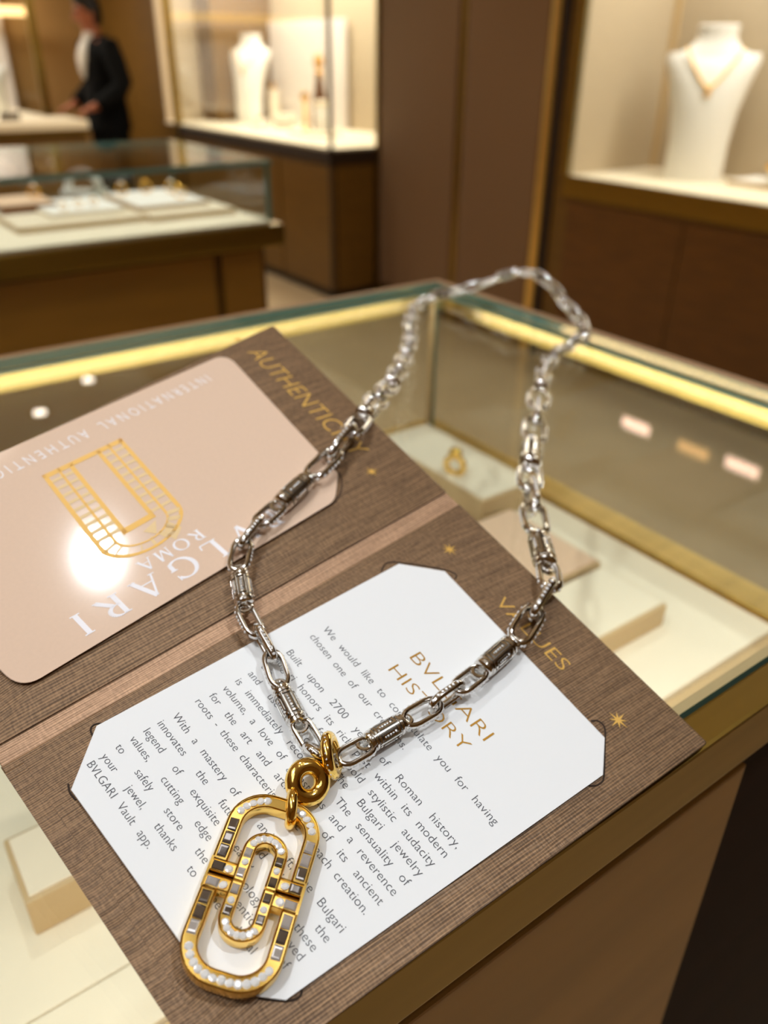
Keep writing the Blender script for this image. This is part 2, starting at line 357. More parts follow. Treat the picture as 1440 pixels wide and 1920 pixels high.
box('stile', 'brassdark', XW-0.012, XW+0.01, YN-0.012, YN+0.016, ZS-0.005, ZT, nc, 0.003)
box('led_strip', 'led', XW+0.03, XW+0.05, YNR+0.05, YN-0.05, ZT-0.032, ZT-0.022, nc)
bx = [YNR-0.2, onx(1275, 480, XW).y, YN-0.03]
for a, b in zip(bx, bx[1:]): box('base_panel', 'darkwood', XW-0.008, XW, a+0.003, b-0.003, 0.06, ZS-0.1, nc, 0.002)
area('niche_led', ((XW+XN)/2, (YNR+YN)/2, ZT-0.04), (0.3, YN-YNR-0.2), 21, (1.0, 0.97, 0.91))

# display busts
def bust(loc, face, h, label, scale_w=1.0):
    t = thing('necklace_bust', label, 'bust', loc, face)
    k = h/0.56
    S = [(0.0, .112, .060, .000), (.03, .110, .064, .000), (.14, .110, .074, -.008), (.26, .122, .084, -.022), (.34, .142, .086, -.036), (.40, .160, .082, -.050), (.44, .172, .072, -.062), (.465, .165, .060, -.070)]
    bm = bmesh.new(); N = 20; outer = []; inner = []
    for z, wd, dp, off in S:
        ro = []; ri = []
        for i in range(N+1):
            a = math.radians(-88 + 176*i/N)
            x = math.sin(a)*wd*scale_w; y = -math.cos(a)*dp
            ro.append(bm.verts.new(Vector((x, y-off, z))*k)); ri.append(bm.verts.new(Vector((x*0.93, y*0.86-off+0.006, z))*k))
        outer.append(ro); inner.append(ri)
    for a, b in zip(outer, outer[1:]):
        for i in range(N): bm.faces.new((a[i], a[i+1], b[i+1], b[i]))
    for a, b in zip(inner, inner[1:]):
        for i in range(N): bm.faces.new((a[i+1], a[i], b[i], b[i+1]))
    for A in (0, -1):
        for i in range(N): bm.faces.new((outer[A][i], outer[A][i+1], inner[A][i+1], inner[A][i]))
    for a, b, c, d in zip(outer, outer[1:], inner, inner[1:]):
        bm.faces.new((a[0], b[0], d[0], c[0])); bm.faces.new((a[N], b[N], d[N], c[N]))
    mesh_obj('torso', bm, 'white', t, True)
    bm = bmesh.new()
    loft(bm, [ell(0, .062*k, .43*k, .150*k, .070*k), ell(0, .068*k, .462*k, .142*k, .068*k), ell(0, .072*k, .482*k, .100*k, .064*k), ell(0, .074*k, .505*k, .080*k, .060*k), ell(0, .074*k, .530*k, .074*k, .058*k), ell(0, .074*k, .555*k, .078*k, .060*k), ell(0, .074*k, .560*k, .074*k, .056*k)])
    mesh_obj('neck', bm, 'white', t, True)
    return t, k
def bust_necklace(loc, face, k, label, r=0.0032, gold='goldsoft'):
    t = thing('gold_necklace', label, 'necklace', loc, face)
    pts = []
    for i in range(41):
        a = -1 + 2*i/40; x = a*0.105; z = .340 + .140*abs(a)**1.35
        wd = .142 + (.17-.142)*min(1, max(0, (z-.34)/.09)); dp = .088; off = -.036 - .30*max(0, z-.34)
        y = -math.sqrt(max(0, 1-(x/wd)**2))*dp - off - .004
        pts.append(Vector((x, y, z))*k)
    bm = bmesh.new()
    for i in range(len(pts)-1):
        p = (pts[i]+pts[i+1])/2; d = (pts[i+1]-pts[i]).normalized(); q = d.to_track_quat('Z', 'Y').to_matrix().to_4x4()
        bmesh.ops.create_icosphere(bm, subdivisions=1, radius=r, matrix=Matrix.Translation(p) @ q @ Matrix.Diagonal((0.8, 0.8, 1.5, 1)))
    mesh_obj('chain', bm, gold, t, True)
    bm = bmesh.new(); c = pts[20] + Vector((0, -.004, -.016))*k
    tube(bm, [c + Vector((math.cos(a)*.010, 0, math.sin(a)*.010))*k for a in [2*math.pi*j/16 for j in range(16)]], .0035*k, 8, True)
    mesh_obj('drop', bm, gold, t, True)
SX = Vector((math.cos(YAW), -math.sin(YAW), 0)); SF = Vector((math.sin(YAW), math.cos(YAW), 0))   # screen right / screen forward on the floor
def facing(right, toward):
    d = SX*right - SF*toward; return math.atan2(d.y, d.x) + math.pi/2   # local -Y looks along d
pN = onz(1296, 337, ZS)
hN = (onplane(1345, 46, pN + Vector((.05, .05, 0)), SF) - pN).z
print('BUST niche', pN, hN)
bust(pN, facing(-0.35, 1.0), hN, 'white suede necklace bust wearing a fine gold chain in the right niche', 1.05)
bust_necklace(pN, facing(-0.35, 1.0), hN/0.56, 'fine gold necklace with round drop on the bust in the right niche', 0.006)
pM = onz(470, 230, ZS); hM = (onplane(478, 64, pM + Vector((.03, .03, 0)), SF) - pM).z
print('BUST cab', pM, hM)
bust(pM, facing(-0.45, 1.0), hM, 'white suede necklace bust in the lit wall cabinet beside the pale panel', 0.95)
bust_necklace(pM, facing(-0.45, 1.0), hM/0.56, 'thin gold necklace on the bust in the wall cabinet', 0.004)

# small goods in the wall cabinet
def lathed(name, prof, m, x, y, z, label, cat, parts=(), group=None):
    p = onz(x, y, z); t = thing(name, label, cat, p, group=group)
    bm = bmesh.new(); lathe(bm, prof, 20); mesh_obj('body', bm, m, t, True)
    for nm, pr, mm in parts:
        bm = bmesh.new(); lathe(bm, pr, 20); mesh_obj(nm, bm, mm, t, True)
    return t
lathed('perfume_bottle', [(.052, 0), (.056, .02), (.05, .16), (.03, .25), (.022, .30)], 'copper', 601, 244, ZS, 'tall brown tapered bottle with gold collar in the wall cabinet', 'bottle',
       [('collar', [(.024, .30), (.024, .335), (.02, .34)], 'goldsoft'), ('stopper', [(.012, .34), (.03, .37), (.034, .40), (.02, .43), (.006, .44)], 'amber')])
lathed('jewel_stand', [(.03, 0), (.03, .01), (.012, .02), (.012, .16), (.016, .17)], 'goldsoft', 574, 247, ZS, 'slim gold stand with round top left of the brown bottle', 'stand',
       [('round_top', [(.004, .17), (.022, .18), (.028, .20), (.022, .22), (.004, .23)], 'goldsoft')])
lathed('white_jar', [(.05, 0), (.052, .01), (.052, .14), (.046, .15)], 'white', 606, 248, ZS, 'white cylindrical jar in front of the brown bottle', 'jar', [('lid', [(.046, .15), (.054, .152), (.054, .175), (.04, .18)], 'ivory')])
lathed('white_candle', [(.045, 0), (.045, .20), (.04, .21)], 'ivory', 515, 228, ZS, 'plain ivory column beside the cabinet bust', 'column', [('cap', [(.02, .21), (.02, .24), (.008, .25)], 'goldsoft')])
lathed('ring_dish', [(.05, 0), (.06, .03), (.05, .045)], 'white', 487, 237, ZS, 'small round white dish at the foot of the cabinet bust', 'dish', [('ring', [(.02, .045), (.024, .05), (.02, .06)], 'goldsoft')])
lathed('white_bowl', [(.05, 0), (.085, .04), (.09, .07), (.07, .075)], 'white', 533, 238, ZS, 'wide low white bowl in the middle of the cabinet shelf', 'bowl', [('rim', [(.088, .07), (.091, .073), (.088, .078)], 'ivory')])
def tray_at(name, label, p, size, face, m='ivory', h=0.012, cat='tray', rim=None):
    t = thing(name, label, cat, p, face); a, b = size[0]/2, size[1]/2
    bm = bmesh.new(); abox(bm, -a, a, -b, b, 0, h, min(0.0025, h/4)); mesh_obj('board', bm, rim or 'tray', t)
    bm = bmesh.new(); abox(bm, -a+.004, a-.004, -b+.004, b-.004, h, h+0.002, 0.0006); mesh_obj('pad', bm, m, t)
    return t
tray_at('low_tray', 'low tan tray under the brown bottle and jar in the wall cabinet', onz(590, 252, ZS), (.20, .30), 0, 'ivory', .008)
pT = onz(1462, 352, ZS)
tray_at('jewel_tray', 'flat ivory tray beside the bust in the right niche', pT, (.20, .34), 0, 'white', .018)
t = thing('bracelet_stand', 'ivory stand with yellow gold cuff on the niche tray', 'stand', onz(1462, 345, ZS+.02), 0)
bm = bmesh.new(); loft(bm, [ell(0, 0, 0, .05, .05), ell(0, 0, .10, .04, .04), ell(0, 0, .13, .036, .036), ell(0, 0, .14, .02, .02)]); mesh_obj('cone', bm, 'white', t, True)
bm = bmesh.new(); tube(bm, [Vector((math.cos(a)*.052, math.sin(a)*.052, .06)) for a in [2*math.pi*j/28 for j in range(28)]], .012, 10, True); mesh_obj('cuff', bm, 'goldsoft', t, True)

# ------------------------------------------------------------------ far left: lit vitrine, low counter, assistant
YV = 7.2
xv = ony(84, 180, YV).x; zv = ony(60, 218, YV).z
fv = thing('far_vitrine', 'tall lit glass vitrine with brass edge and warm light bar at the far left', 'vitrine')
box('base', 'brown', xv-2.0, xv, YV, Y1-0.05, 0, zv-0.02, fv)
box('shelf', 'cream', xv-2.0, xv-0.01, YV+0.002, Y1-0.1, zv-0.02, zv, fv)
box('back_panel', 'label', xv-2.0, xv, Y1-0.1, Y1-0.08, zv, 2.1, fv)
box('top_panel', 'beige', xv-2.0, xv, YV, Y1-0.1, 2.1, 2.14, fv)
pane('front_glass', xv-2.0, xv-0.03, YV-0.006, YV, zv, 2.1, fv)
box('brass_stile', 'brassdark', xv-0.03, xv+0.03, YV-0.012, YV+0.02, 0, 2.14, fv)
zl = ony(20, 20, Y1-0.2).z
box('light_bar', 'bar', xv-1.9, ony(56, 20, Y1-0.2).x, Y1-0.22, Y1-0.18, zl-0.035, zl+0.03, fv, 0.01)
area('vitrine_led', (xv-1.0, YV+0.4, 2.08), (1.6, 0.4), 38, (1.0, 0.93, 0.84))
t_, k_ = bust(Vector((ony(-4, 190, YV+.4).x, YV+.4, zv)), facing(0.3, 1), .40, 'pale necklace bust cut by the left edge of the far vitrine', 0.9)
YLC = 6.0
xl = ony(168, 240, YLC).x; zl2 = ony(160, 226, YLC).z
lc = thing('low_counter', 'low brown counter with pale top in front of the assistant', 'counter')
box('body', 'brown', xl-1.6, xl-0.02, YLC+0.02, YLC+0.5, 0, zl2-0.05, lc)
box('top', 'ivory', xl-1.6, xl, YLC, YLC+0.52, zl2-0.05, zl2, lc, 0.006)
box('edge_trim', 'brassdark', xl-1.6, xl-0.01, YLC-0.004, YLC+0.002, zl2-0.075, zl2-0.05, lc)
for i, (px, lab) in enumerate(((8, 'leftmost small silver box on the far low counter'), (26, 'second small silver box on the far low counter'))):
    p = ony(px, 224, YLC+0.2); o = box('silver_box', 'silver', p.x-.035, p.x+.035, YLC+.16, YLC+.24, zl2, zl2+.05, None, .006); tag(o, lab, 'box', 'silver boxes on the low counter')

def skin_mesh(name, verts, edges, m, parent, root=0, sub=2):
    me = bpy.data.meshes.new(name); me.from_pydata([v[0] for v in verts], edges, []); o = bpy.data.objects.new(name, me); COL.objects.link(o)
    md = o.modifiers.new('skin', 'SKIN'); md.use_smooth_shade = True
    for i, v in enumerate(verts):
        r = v[1] if isinstance(v[1], tuple) else (v[1], v[1]); me.skin_vertices[0].data[i].radius = r
    me.skin_vertices[0].data[root].use_root = True
    s = o.modifiers.new('sub', 'SUBSURF'); s.levels = sub; s.render_levels = sub
    bpy.context.view_layer.update()
    ev = o.evaluated_get(bpy.context.evaluated_depsgraph_get()); nm = bpy.data.meshes.new_from_object(ev)
    bpy.data.objects.remove(o); nm.materials.clear(); nm.materials.append(MT[m])
    for p in nm.polygons: p.use_smooth = True
    q = bpy.data.objects.new(name, nm); COL.objects.link(q); q.parent = parent; return q
def build_person():
    Yp = 6.75; foot = ony(196, 200, Yp); top = ony(166, -6, Yp).z
    k = top/1.66
    print('PERSON', foot, top)
    t = thing('person', 'assistant in black suit and white neck scarf, looking down beside the low counter', 'person', (foot.x, foot.y, 0), facing(-0.75, 0.66))
    t.scale = (k, k, k)
    # local: -Y is where the person faces, +X the person's left; arms bent, hands in front
    B = [((0, .02, .93), (.15, .11)), ((0, .02, 1.10), (.135, .10)), ((0, .01, 1.27), (.165, .115)), ((0, .0, 1.375), (.09, .08)), ((0, -.015, 1.45), .052), ((0, -.04, 1.52), (.070, .078)), ((0, -.05, 1.60), (.074, .086)), ((0, -.03, 1.645), (.045, .05)),
         ((.17, .01, 1.345), .058), ((.262, .05, 1.08), .045), ((.21, -.13, .95), .034), ((.185, -.185, .925), .030),
         ((-.17, .01, 1.345), .058), ((-.262, .05, 1.08), .045), ((-.21, -.13, .95), .034), ((-.185, -.185, .925), .030),
         ((.10, .02, .86), .085), ((.105, .01, .48), .058), ((.11, .04, .09), .042), ((.12, -.10, .035), .035),
         ((-.10, .02, .86), .085), ((-.105, .01, .48), .058), ((-.11, .04, .09), .042), ((-.12, -.10, .035), .035)]
    E = [(0, 1), (1, 2), (2, 3), (3, 4), (4, 5), (5, 6), (6, 7), (2, 8), (8, 9), (9, 10), (10, 11), (2, 12), (12, 13), (13, 14), (14, 15), (0, 16), (16, 17), (17, 18), (18, 19), (0, 20), (20, 21), (21, 22), (22, 23)]
    for s in (1, -1):      # fingers and thumbs grow from the wrists
        wi = 11 if s == 1 else 15; w0 = Vector(B[wi][0])
        for f, (dx, ln) in enumerate(((-.021, .062), (-.007, .072), (.007, .068), (.021, .055))):
            a = w0 + Vector((dx, -.045, -.004)); b = a + Vector((0, -ln*.55, -.012)); c = b + Vector((0, -ln*.35, -.022))
            n = len(B); B.append((tuple(a), .0095)); B.append((tuple(b), .0085)); B.append((tuple(c), .0075)); E.extend([(wi, n), (n, n+1), (n+1, n+2)])
        a = w0 + Vector((-s*.032, -.015, 0)); b = a + Vector((-s*.016, -.030, -.006)); n = len(B); B.append((tuple(a), .011)); B.append((tuple(b), .009)); E.extend([(wi, n), (n, n+1)])
    skin_mesh('body', B, E, 'skin', t)
    bm = bmesh.new()       # jacket: shaped trunk with two bent sleeves
    loft(bm, [ell(0, .02, z, a, b, 24) for z, a, b in ((.76, .205, .165), (.90, .200, .158), (1.06, .178, .140), (1.20, .200, .152), (1.30, .215, .142), (1.36, .190, .112), (1.395, .105, .085), (1.415, .07, .068))])
    for s in (1, -1):
        tube(bm, [Vector((s*x, y, z)) for x, y, z in ((.150, .01, 1.34), (.205, .015, 1.335), (.245, .03, 1.24), (.272, .055, 1.10), (.265, .02, 1.045), (.240, -.07, .985), (.205, -.140, .945))], [.070, .078, .076, .070, .068, .060, .050], 16)
    mesh_obj('jacket', bm, 'suit', t, True)
    bm = bmesh.new()
    loft(bm, [ell(0, .02, .96, .175, .135, 24), ell(0, .02, .84, .190, .150, 24), ell(0, .02, .76, .185, .140, 24)])
    for s in (1, -1): loft(bm, [ell(s*.098, .02, .80, .098, .12, 18), ell(s*.10, .015, .48, .082, .095, 18), ell(s*.11, .02, .06, .075, .095, 18)])
    mesh_obj('trousers', bm, 'suit', t, True)
    for s in (1, -1):
        bm = bmesh.new(); loft(bm, [ell(s*.115, -.03, 0, .045, .125, 16), ell(s*.115, -.03, .03, .047, .128, 16), ell(s*.115, .0, .07, .042, .085, 16), ell(s*.115, .03, .10, .036, .045, 16)]); mesh_obj('shoe', bm, 'suit', t, True)
    bm = bmesh.new()       # hair cap over the back and crown, short at the nape
    secs = []
    for z, a, b, cyy in ((1.475, .050, .030, .030), (1.51, .078, .055, .018), (1.56, .088, .080, .000), (1.61, .088, .098, -.022), (1.65, .076, .092, -.034), (1.685, .045, .06, -.034), (1.695, .012, .016, -.032)):
        secs.append(ell(0, cyy, z, a, b, 22))
    loft(bm, secs); mesh_obj('hair', bm, 'hair', t, True)
    bm = bmesh.new(); loft(bm, [ell(0, -.020, 1.375, .068, .075), ell(0, -.018, 1.41, .062, .068), ell(0, -.018, 1.435, .056, .06)]); mesh_obj('collar', bm, 'shirt', t, True)
    bm = bmesh.new()       # scarf bow on the chest
    loft(bm, [ell(0, -.128, 1.12, .012, .010), ell(0, -.128, 1.18, .050, .022), ell(0, -.122, 1.27, .080, .026), ell(0, -.092, 1.35, .060, .030), ell(0, -.060, 1.40, .045, .02)]); mesh_obj('scarf', bm, 'shirt', t, True)
    bm = bmesh.new(); loft(bm, [ell(0, -.128, 1.505, .004, .004, 10), ell(0, -.134, 1.515, .015, .016, 10), ell(0, -.128, 1.545, .008, .010, 10), ell(0, -.122, 1.57, .005, .006, 10)]); mesh_obj('nose', bm, 'skin', t, True)
    for s in (1, -1):
        bm = bmesh.new(); bmesh.ops.create_uvsphere(bm, u_segments=12, v_segments=8, radius=.02, matrix=Matrix.Translation((s*.078, -.03, 1.54)) @ Matrix.Diagonal((.4, .8, 1.4, 1))); mesh_obj('ear', bm, 'skin', t, True)
        bm = bmesh.new(); bmesh.ops.create_uvsphere(bm, u_segments=10, v_segments=6, radius=.011, matrix=Matrix.Translation((s*.03, -.118, 1.568))); mesh_obj('eye', bm, 'hair', t, True)
    bm = bmesh.new(); bmesh.ops.create_uvsphere(bm, u_segments=10, v_segments=6, radius=.018, matrix=Matrix.Translation((0, -.112, 1.478)) @ Matrix.Diagonal((1.2, .5, .35, 1))); mesh_obj('mouth', bm, 'copper', t, True)
build_person()

# ------------------------------------------------------------------ second display case (left, behind)
lf = onz(503, 299, ZG); LX, LY = lf.x, lf.y
LB = onz(0, 276, ZG).y
zd = ZG - 0.100
c2 = thing('display_case', 'low glass display case with brass rail and lit cream deck, left background', 'display case')
LL = LX - 1.7
box('base', 'brown', LL, LX-0.012, LY+0.03, LB-0.02, 0.05, zd-0.04, c2)
box('plinth', 'groove', LL+.02, LX-0.04, LY+0.06, LB-0.04, 0, 0.05, c2)
gx = [LL, LL+.55, ony(409, 500, LY+.02).x, LX-0.008]
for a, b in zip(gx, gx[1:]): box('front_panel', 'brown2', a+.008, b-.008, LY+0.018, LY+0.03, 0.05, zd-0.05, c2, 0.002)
box('side_panel', 'brown', LX-0.012, LX, LY+.035, LB-.03, 0.05, zd-0.05, c2, .002)
box('brass_rail', 'brassdark', LL, LX+0.018, LY-0.012, LB+.01, zd-0.040, zd-0.004, c2, 0.003)
box('deck', 'cream', LL, LX-0.004, LY+0.002, LB-.01, zd-0.004, zd, c2)
pane('glass_top', LL, LX+0.003, LY-0.003, LB, ZG-0.008, ZG, c2)
pane('front_glass', LL, LX, LY, LY+0.006, zd, ZG-0.008, c2)
pane('side_glass', LX-0.006, LX, LY+0.006, LB-.006, zd, ZG-0.008, c2)
pane('back_glass', LL, LX, LB-.006, LB, zd, ZG-0.008, c2)
def deckpt(x, y, z): return onz(x, y, z)
def tray_px(name, label, pts, z0, h, m, rim, cat='tray', bev=0.0015, clamp=None):
    """tray whose top outline is read from the photo, standing on z0"""
    c = [onz(x, y, z0+h) for x, y in pts]
    x0, x1 = min(p.x for p in c), max(p.x for p in c); y0, y1 = min(p.y for p in c), max(p.y for p in c)
    if clamp: x1 = min(x1, clamp[0]); y0 = max(y0, clamp[1]); y1 = min(y1, clamp[2])
    t = thing(name, label, cat, ((x0+x1)/2, (y0+y1)/2, z0)); a, b = (x1-x0)/2, (y1-y0)/2
    bm = bmesh.new(); abox(bm, -a, a, -b, b, 0, h-.001, bev); mesh_obj('body', bm, rim, t)
    bm = bmesh.new(); abox(bm, -a+.002, a-.002, -b+.002, b-.002, h-.001, h, .0004); mesh_obj('pad', bm, m, t)
    return t, (x0, x1, y0, y1)
tray_px('display_board', 'wide cream board on the left part of the far case deck', [(25, 424), (235, 408), (200, 374)], zd+.0002, .010, 'ivory', 'tray', clamp=(LX-.012, LY+.012, LB-.02))
tray_px('display_board', 'wide cream board on the right part of the far case deck', [(275, 403), (412, 393), (335, 356)], zd+.0002, .010, 'ivory', 'tray', clamp=(LX-.012, LY+.012, LB-.02))
tray_px('ring_board', 'smaller cream board carrying gold rings on the right board of the far case', [(255, 386), (365, 378), (318, 352)], zd+.010, .008, 'white', 'tray')
tray_px('tan_box', 'flat tan box with a gold clasp at the left end of the far case', [(0, 388), (88, 380), (70, 362)], zd+.010, .014, 'tan', 'copper')
tray_px('earring_board', 'small white board with earrings on the left board of the far case', [(95, 402), (205, 392), (180, 366)], zd+.010, .008, 'white', 'ivory')
def small_ring(x, y, z, r, label, upright=True, stone=False, m='goldsoft', name='gold_ring', face=None, grp='gold rings in the far case'):
    p = onz(x, y, z); t = thing(name, label, 'ring', p, facing(0, 1) if face is None else face, grp)
    bm = bmesh.new()
    tube(bm, [Vector((math.cos(a)*r, 0, r*1.12+math.sin(a)*r)) for a in [2*math.pi*j/24 for j in range(24)]], r*.16, 8, True)
    mesh_obj('band', bm, m, t, True)
    bm = bmesh.new(); lathe(bm, [(r*.30, 2.1*r), (r*.42, 2.35*r), (r*.22, 2.55*r), (r*.05, 2.58*r)], 10); mesh_obj('head', bm, 'diamond' if stone else m, t)
    return t
for i, (x, y, lab) in enumerate(((230, 366, 'first'), (275, 362, 'second'), (322, 362, 'third'), (338, 372, 'last'))):
    small_ring(x, y, zd+.018, .010, '%s gold ring from the left standing on the ring board of the far case' % lab, stone=i % 2 == 0)
for i, (x, y) in enumerate(((120, 396), (148, 390), (176, 386))):
    small_ring(x, y, zd+.018, .006, '%s small gold hoop on the earring board of the far case' % ('left', 'middle', 'right')[i], name='hoop_earring', grp='hoops on the earring board')
small_ring(66, 372, zd+.024, .010, 'gold ring on the flat tan box in the far case', stone=True)
t = thing('white_bangle_stand', 'white arched bangle stand behind the boards of the far case', 'stand', onz(160, 366, zd), facing(0, 1))
bm = bmesh.new(); tube(bm, [Vector((math.cos(a)*.032, 0, math.sin(a)*.034+.012)) for a in [math.pi*j/16 for j in range(17)]], .008, 10); mesh_obj('arch', bm, 'white', t, True)
bm = bmesh.new(); abox(bm, -.045, .045, -.014, .014, 0, .012, .003); mesh_obj('foot', bm, 'white', t)

# ------------------------------------------------------------------ near display counter
GX = 0.4145; GY0 = 0.0855; GY1 = 0.503; GL = -1.15      # glass top extents
ZD = ZG - 0.128                                        # deck
ct = thing('display_counter', 'near glass topped display counter with brass rails and cream deck', 'display case')
pane('glass_top', GL, GX, GY0, GY1, ZG-0.006, ZG, ct)
pane('right_glass', GX-0.010, GX-0.004, GY0+0.006, GY1-0.010, ZD, ZG-0.006, ct)
pane('back_glass', GL, GX-0.004, GY1-0.010, GY1-0.004, ZD, ZG-0.006, ct)
box('corner_seam', 'tray', GX-0.0138, GX-0.0105, GY1-0.0138, GY1-0.0105, ZD, ZG-0.0065, ct)
# brass frame that carries the glass: ledge outside, band inside
box('front_rail', 'brassdark', GL, GX+0.012, 0.074, GY0-0.0008, ZG-0.022, ZG-0.001, ct, 0.0012)
box('right_rail', 'railtan', GX+0.001, GX+0.012, GY0, GY1+0.012, ZG-0.012, ZG-0.0015, ct, 0.001)
box('back_rail', 'railtan', GL, GX+0.001, GY1+0.001, GY1+0.012, ZG-0.012, ZG-0.0015, ct, 0.001)
box('inner_band', 'brass', GX-0.004, GX+0.001, GY0, GY1, ZG-0.019, ZG-0.0065, ct)
box('inner_band', 'brass', GL, GX-0.004, GY1-0.004, GY1+0.001, ZG-0.019, ZG-0.0065, ct)
box('groove_strip', 'gap', GL, GX+0.010, 0.0845, 0.0893, ZG-0.0345, ZG-0.022, ct)  # shade of the recess below the rail, put in as near-black colour
YD0 = 0.166
area('back_band_fill', (-0.1, GY1-0.034, ZG-0.020), (1.0, 0.006), 0.15, (1.0, .90, .70), (math.radians(80), 0, 0))  # unseen lamp added to brighten the back brass band
area('right_band_fill', (GX-0.034, 0.29, ZG-0.020), (0.006, 0.36), 0.08, (1.0, .90, .70), (0, math.radians(-80), 0))  # same kind of added lamp, lifts the right brass band
for a, b in ((YD0, 0.1905), (0.1912, GY1-0.014)): box('deck_board', 'cream', GL, 0.1496, a, b, ZD-0.012, ZD, ct, 0.0007)
box('deck_board', 'cream', 0.15, GX-0.012, YD0, GY1-0.014, ZD-0.012, ZD, ct, 0.0005)
box('front_trim', 'tray', GL, GX-0.012, GY0+0.008, YD0-0.0005, ZD-0.012, ZD-0.003, ct)
box('bottom_rail', 'brass', GX-0.010, GX+0.012, GY0, GY1+0.012, ZD-0.030, ZD+0.004, ct, 0.001)
box('bottom_rail', 'brass', GL, GX-0.010, GY1-0.010, GY1+0.012, ZD-0.030, ZD+0.004, ct, 0.001)
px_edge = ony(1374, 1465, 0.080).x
box('front_panel', 'brown_front_lit', GL, px_edge, 0.0775, 0.0895, 0.06, ZG-0.0335, ct, 0.001)
box('front_panel', 'nearblack', px_edge+0.001, GX+0.010, 0.0800, 0.0895, 0.06, ZG-0.0335, ct)
box('front_board', 'tray', GL, GX-0.012, 0.0895, 0.0935, ZD, ZG-0.009, ct)
box('carcass', 'darkwood', GL, GX+0.008, 0.10, GY1+0.008, 0.06, ZD-0.032, ct)
box('plinth', 'groove', GL+.02, GX-0.02, 0.12, GY1-.02, 0, 0.06, ct)
area('counter_led', (0.0, GY0+0.022, ZG-0.014), (0.8, 0.012), 0.5, (1.0, .97, .92), (math.radians(38), 0, 0))

tray_px('ring_pad', 'cream pad holding a gold ring under the counter glass, at the back corner', [(802, 792), (955, 920), (725, 832)], ZD, .020, 'cream', 'tray', clamp=(GX-.015, 0, GY1-.016))
tray_px('tan_pad', 'empty rose tan pad under the counter glass between two cream pads', [(1127, 1050), (930, 962), (1040, 1092), (880, 1100)], ZD, .014, 'tan', 'tray')
tray_px('cream_pad', 'empty cream pad under the counter glass nearest the front right', [(1252, 1130), (1120, 1062), (1130, 1197), (960, 1180)], ZD, .016, 'cream', 'tray')
tray_px('rimmed_box', 'cream box with tan rim under the glass beside the folder front left', [(45, 1690), (142, 1645), (30, 1560), (190, 1490)], ZD, .020, 'ivory', 'tray')
t = thing('pad_ring', 'yellow gold ring with round head on the back corner cream pad', 'ring', onz(852, 888, ZD+.020), facing(-.5, 1))
bm = bmesh.new(); tube(bm, [Vector((math.cos(a)*.0068, 0, .0072+math.sin(a)*.0068)) for a in [2*math.pi*j/28 for j in range(28)]], .0022, 10, True); mesh_obj('band', bm, 'gold', t, True)
bm = bmesh.new(); bmesh.ops.create_uvsphere(bm, u_segments=16, v_segments=10, radius=.0052, matrix=Matrix.Translation((0, 0, .017)) @ Matrix.Diagonal((1, 1, .8, 1))); mesh_obj('head', bm, 'gold', t, True)

# ------------------------------------------------------------------ the open folder
CORN = [(-296, 990), (512, 610), (1327, 1393), (416, 2066)]       # TL TR BR BL in the photo
def homog(src, dst):
    A = []; b = []
    for (u, v), (x, y) in zip(src, dst):
        A.append([u, v, 1, 0, 0, 0, -u*x, -v*x]); b.append(x); A.append([0, 0, 0, u, v, 1, -u*y, -v*y]); b.append(y)
    n = 8
    for i in range(n):
        p = max(range(i, n), key=lambda r: abs(A[r][i])); A[i], A[p] = A[p], A[i]; b[i], b[p] = b[p], b[i]
        for r in range(n):
            if r != i:
                f = A[r][i]/A[i][i]
                if f:
                    for c in range(i, n): A[r][c] -= f*A[i][c]
                    b[r] -= f*b[i]
    h = [b[i]/A[i][i] for i in range(n)] + [1.0]
    return lambda u, v: ((h[0]*u+h[1]*v+h[2])/(h[6]*u+h[7]*v+1), (h[3]*u+h[4]*v+h[5])/(h[6]*u+h[7]*v+1))
UV2PX = homog([(0, 1), (0, 0), (1, 0), (1, 1)], CORN)
PX2UV = homog(CORN, [(0, 1), (0, 0), (1, 0), (1, 1)])
LU = (fp(*CORN[2])-fp(*CORN[1])).length; LV = (fp(*CORN[2])-fp(*CORN[3])).length
print('FOLDER size', LU, LV, (fp(*CORN[0])-fp(*CORN[1])).length, (fp(*CORN[0])-fp(*CORN[3])).length)
def plate(name, outline, m, parent, off, thick, bev=0.0003):
    """thin sheet lying on the folder plane; outline in photo pixels"""
    bm = bmesh.new(); uvl = bm.loops.layers.uv.new('UVMap'); uvs = {}
    c = Vector((sum(p[0] for p in outline)/len(outline), sum(p[1] for p in outline)/len(outline)))
    cen = fp(c.x, c.y, off)
    def ring(o, inset):
        vs = []
        for x, y in outline:
            p = fp(x, y, o); d = (fp(c.x, c.y, o)-p); p = p + d.normalized()*inset; v = bm.verts.new(p)
            u = PX2UV(x, y); uvs[v] = (u[0]*LU, u[1]*LV); vs.append(v)
        return vs
    r = [ring(off, bev), ring(off-bev, 0), ring(off-thick+bev*.5, 0), ring(off-thick, bev*.5)]
    bm.faces.new(r[0]); bm.faces.new(r[-1][::-1])
    for a, b in zip(r, r[1:]):
        for k in range(len(a)): bm.faces.new((a[k], a[(k+1) % len(a)], b[(k+1) % len(a)], b[k]))
    for f in bm.faces:
        for l in f.loops: l[uvl].uv = uvs[l.vert]
    return mesh_obj(name, bm, m, parent)
def rounded(pts, r, n=6):
    """round the corners of a pixel polygon; r per corner"""
    out = []; N = len(pts)
    for i in range(N):
        p = Vector(pts[i]); a = Vector(pts[i-1]); b = Vector(pts[(i+1) % N]); rr = r[i] if isinstance(r, (list, tuple)) else r
        if rr <= 0: out.append(tuple(p)); continue
        p0 = p + (a-p).normalized()*rr; p1 = p + (b-p).normalized()*rr
        for k in range(n+1):
            s = k/n; out.append(tuple(p0*(1-s)**2 + p*2*s*(1-s) + p1*s*s))
    return out
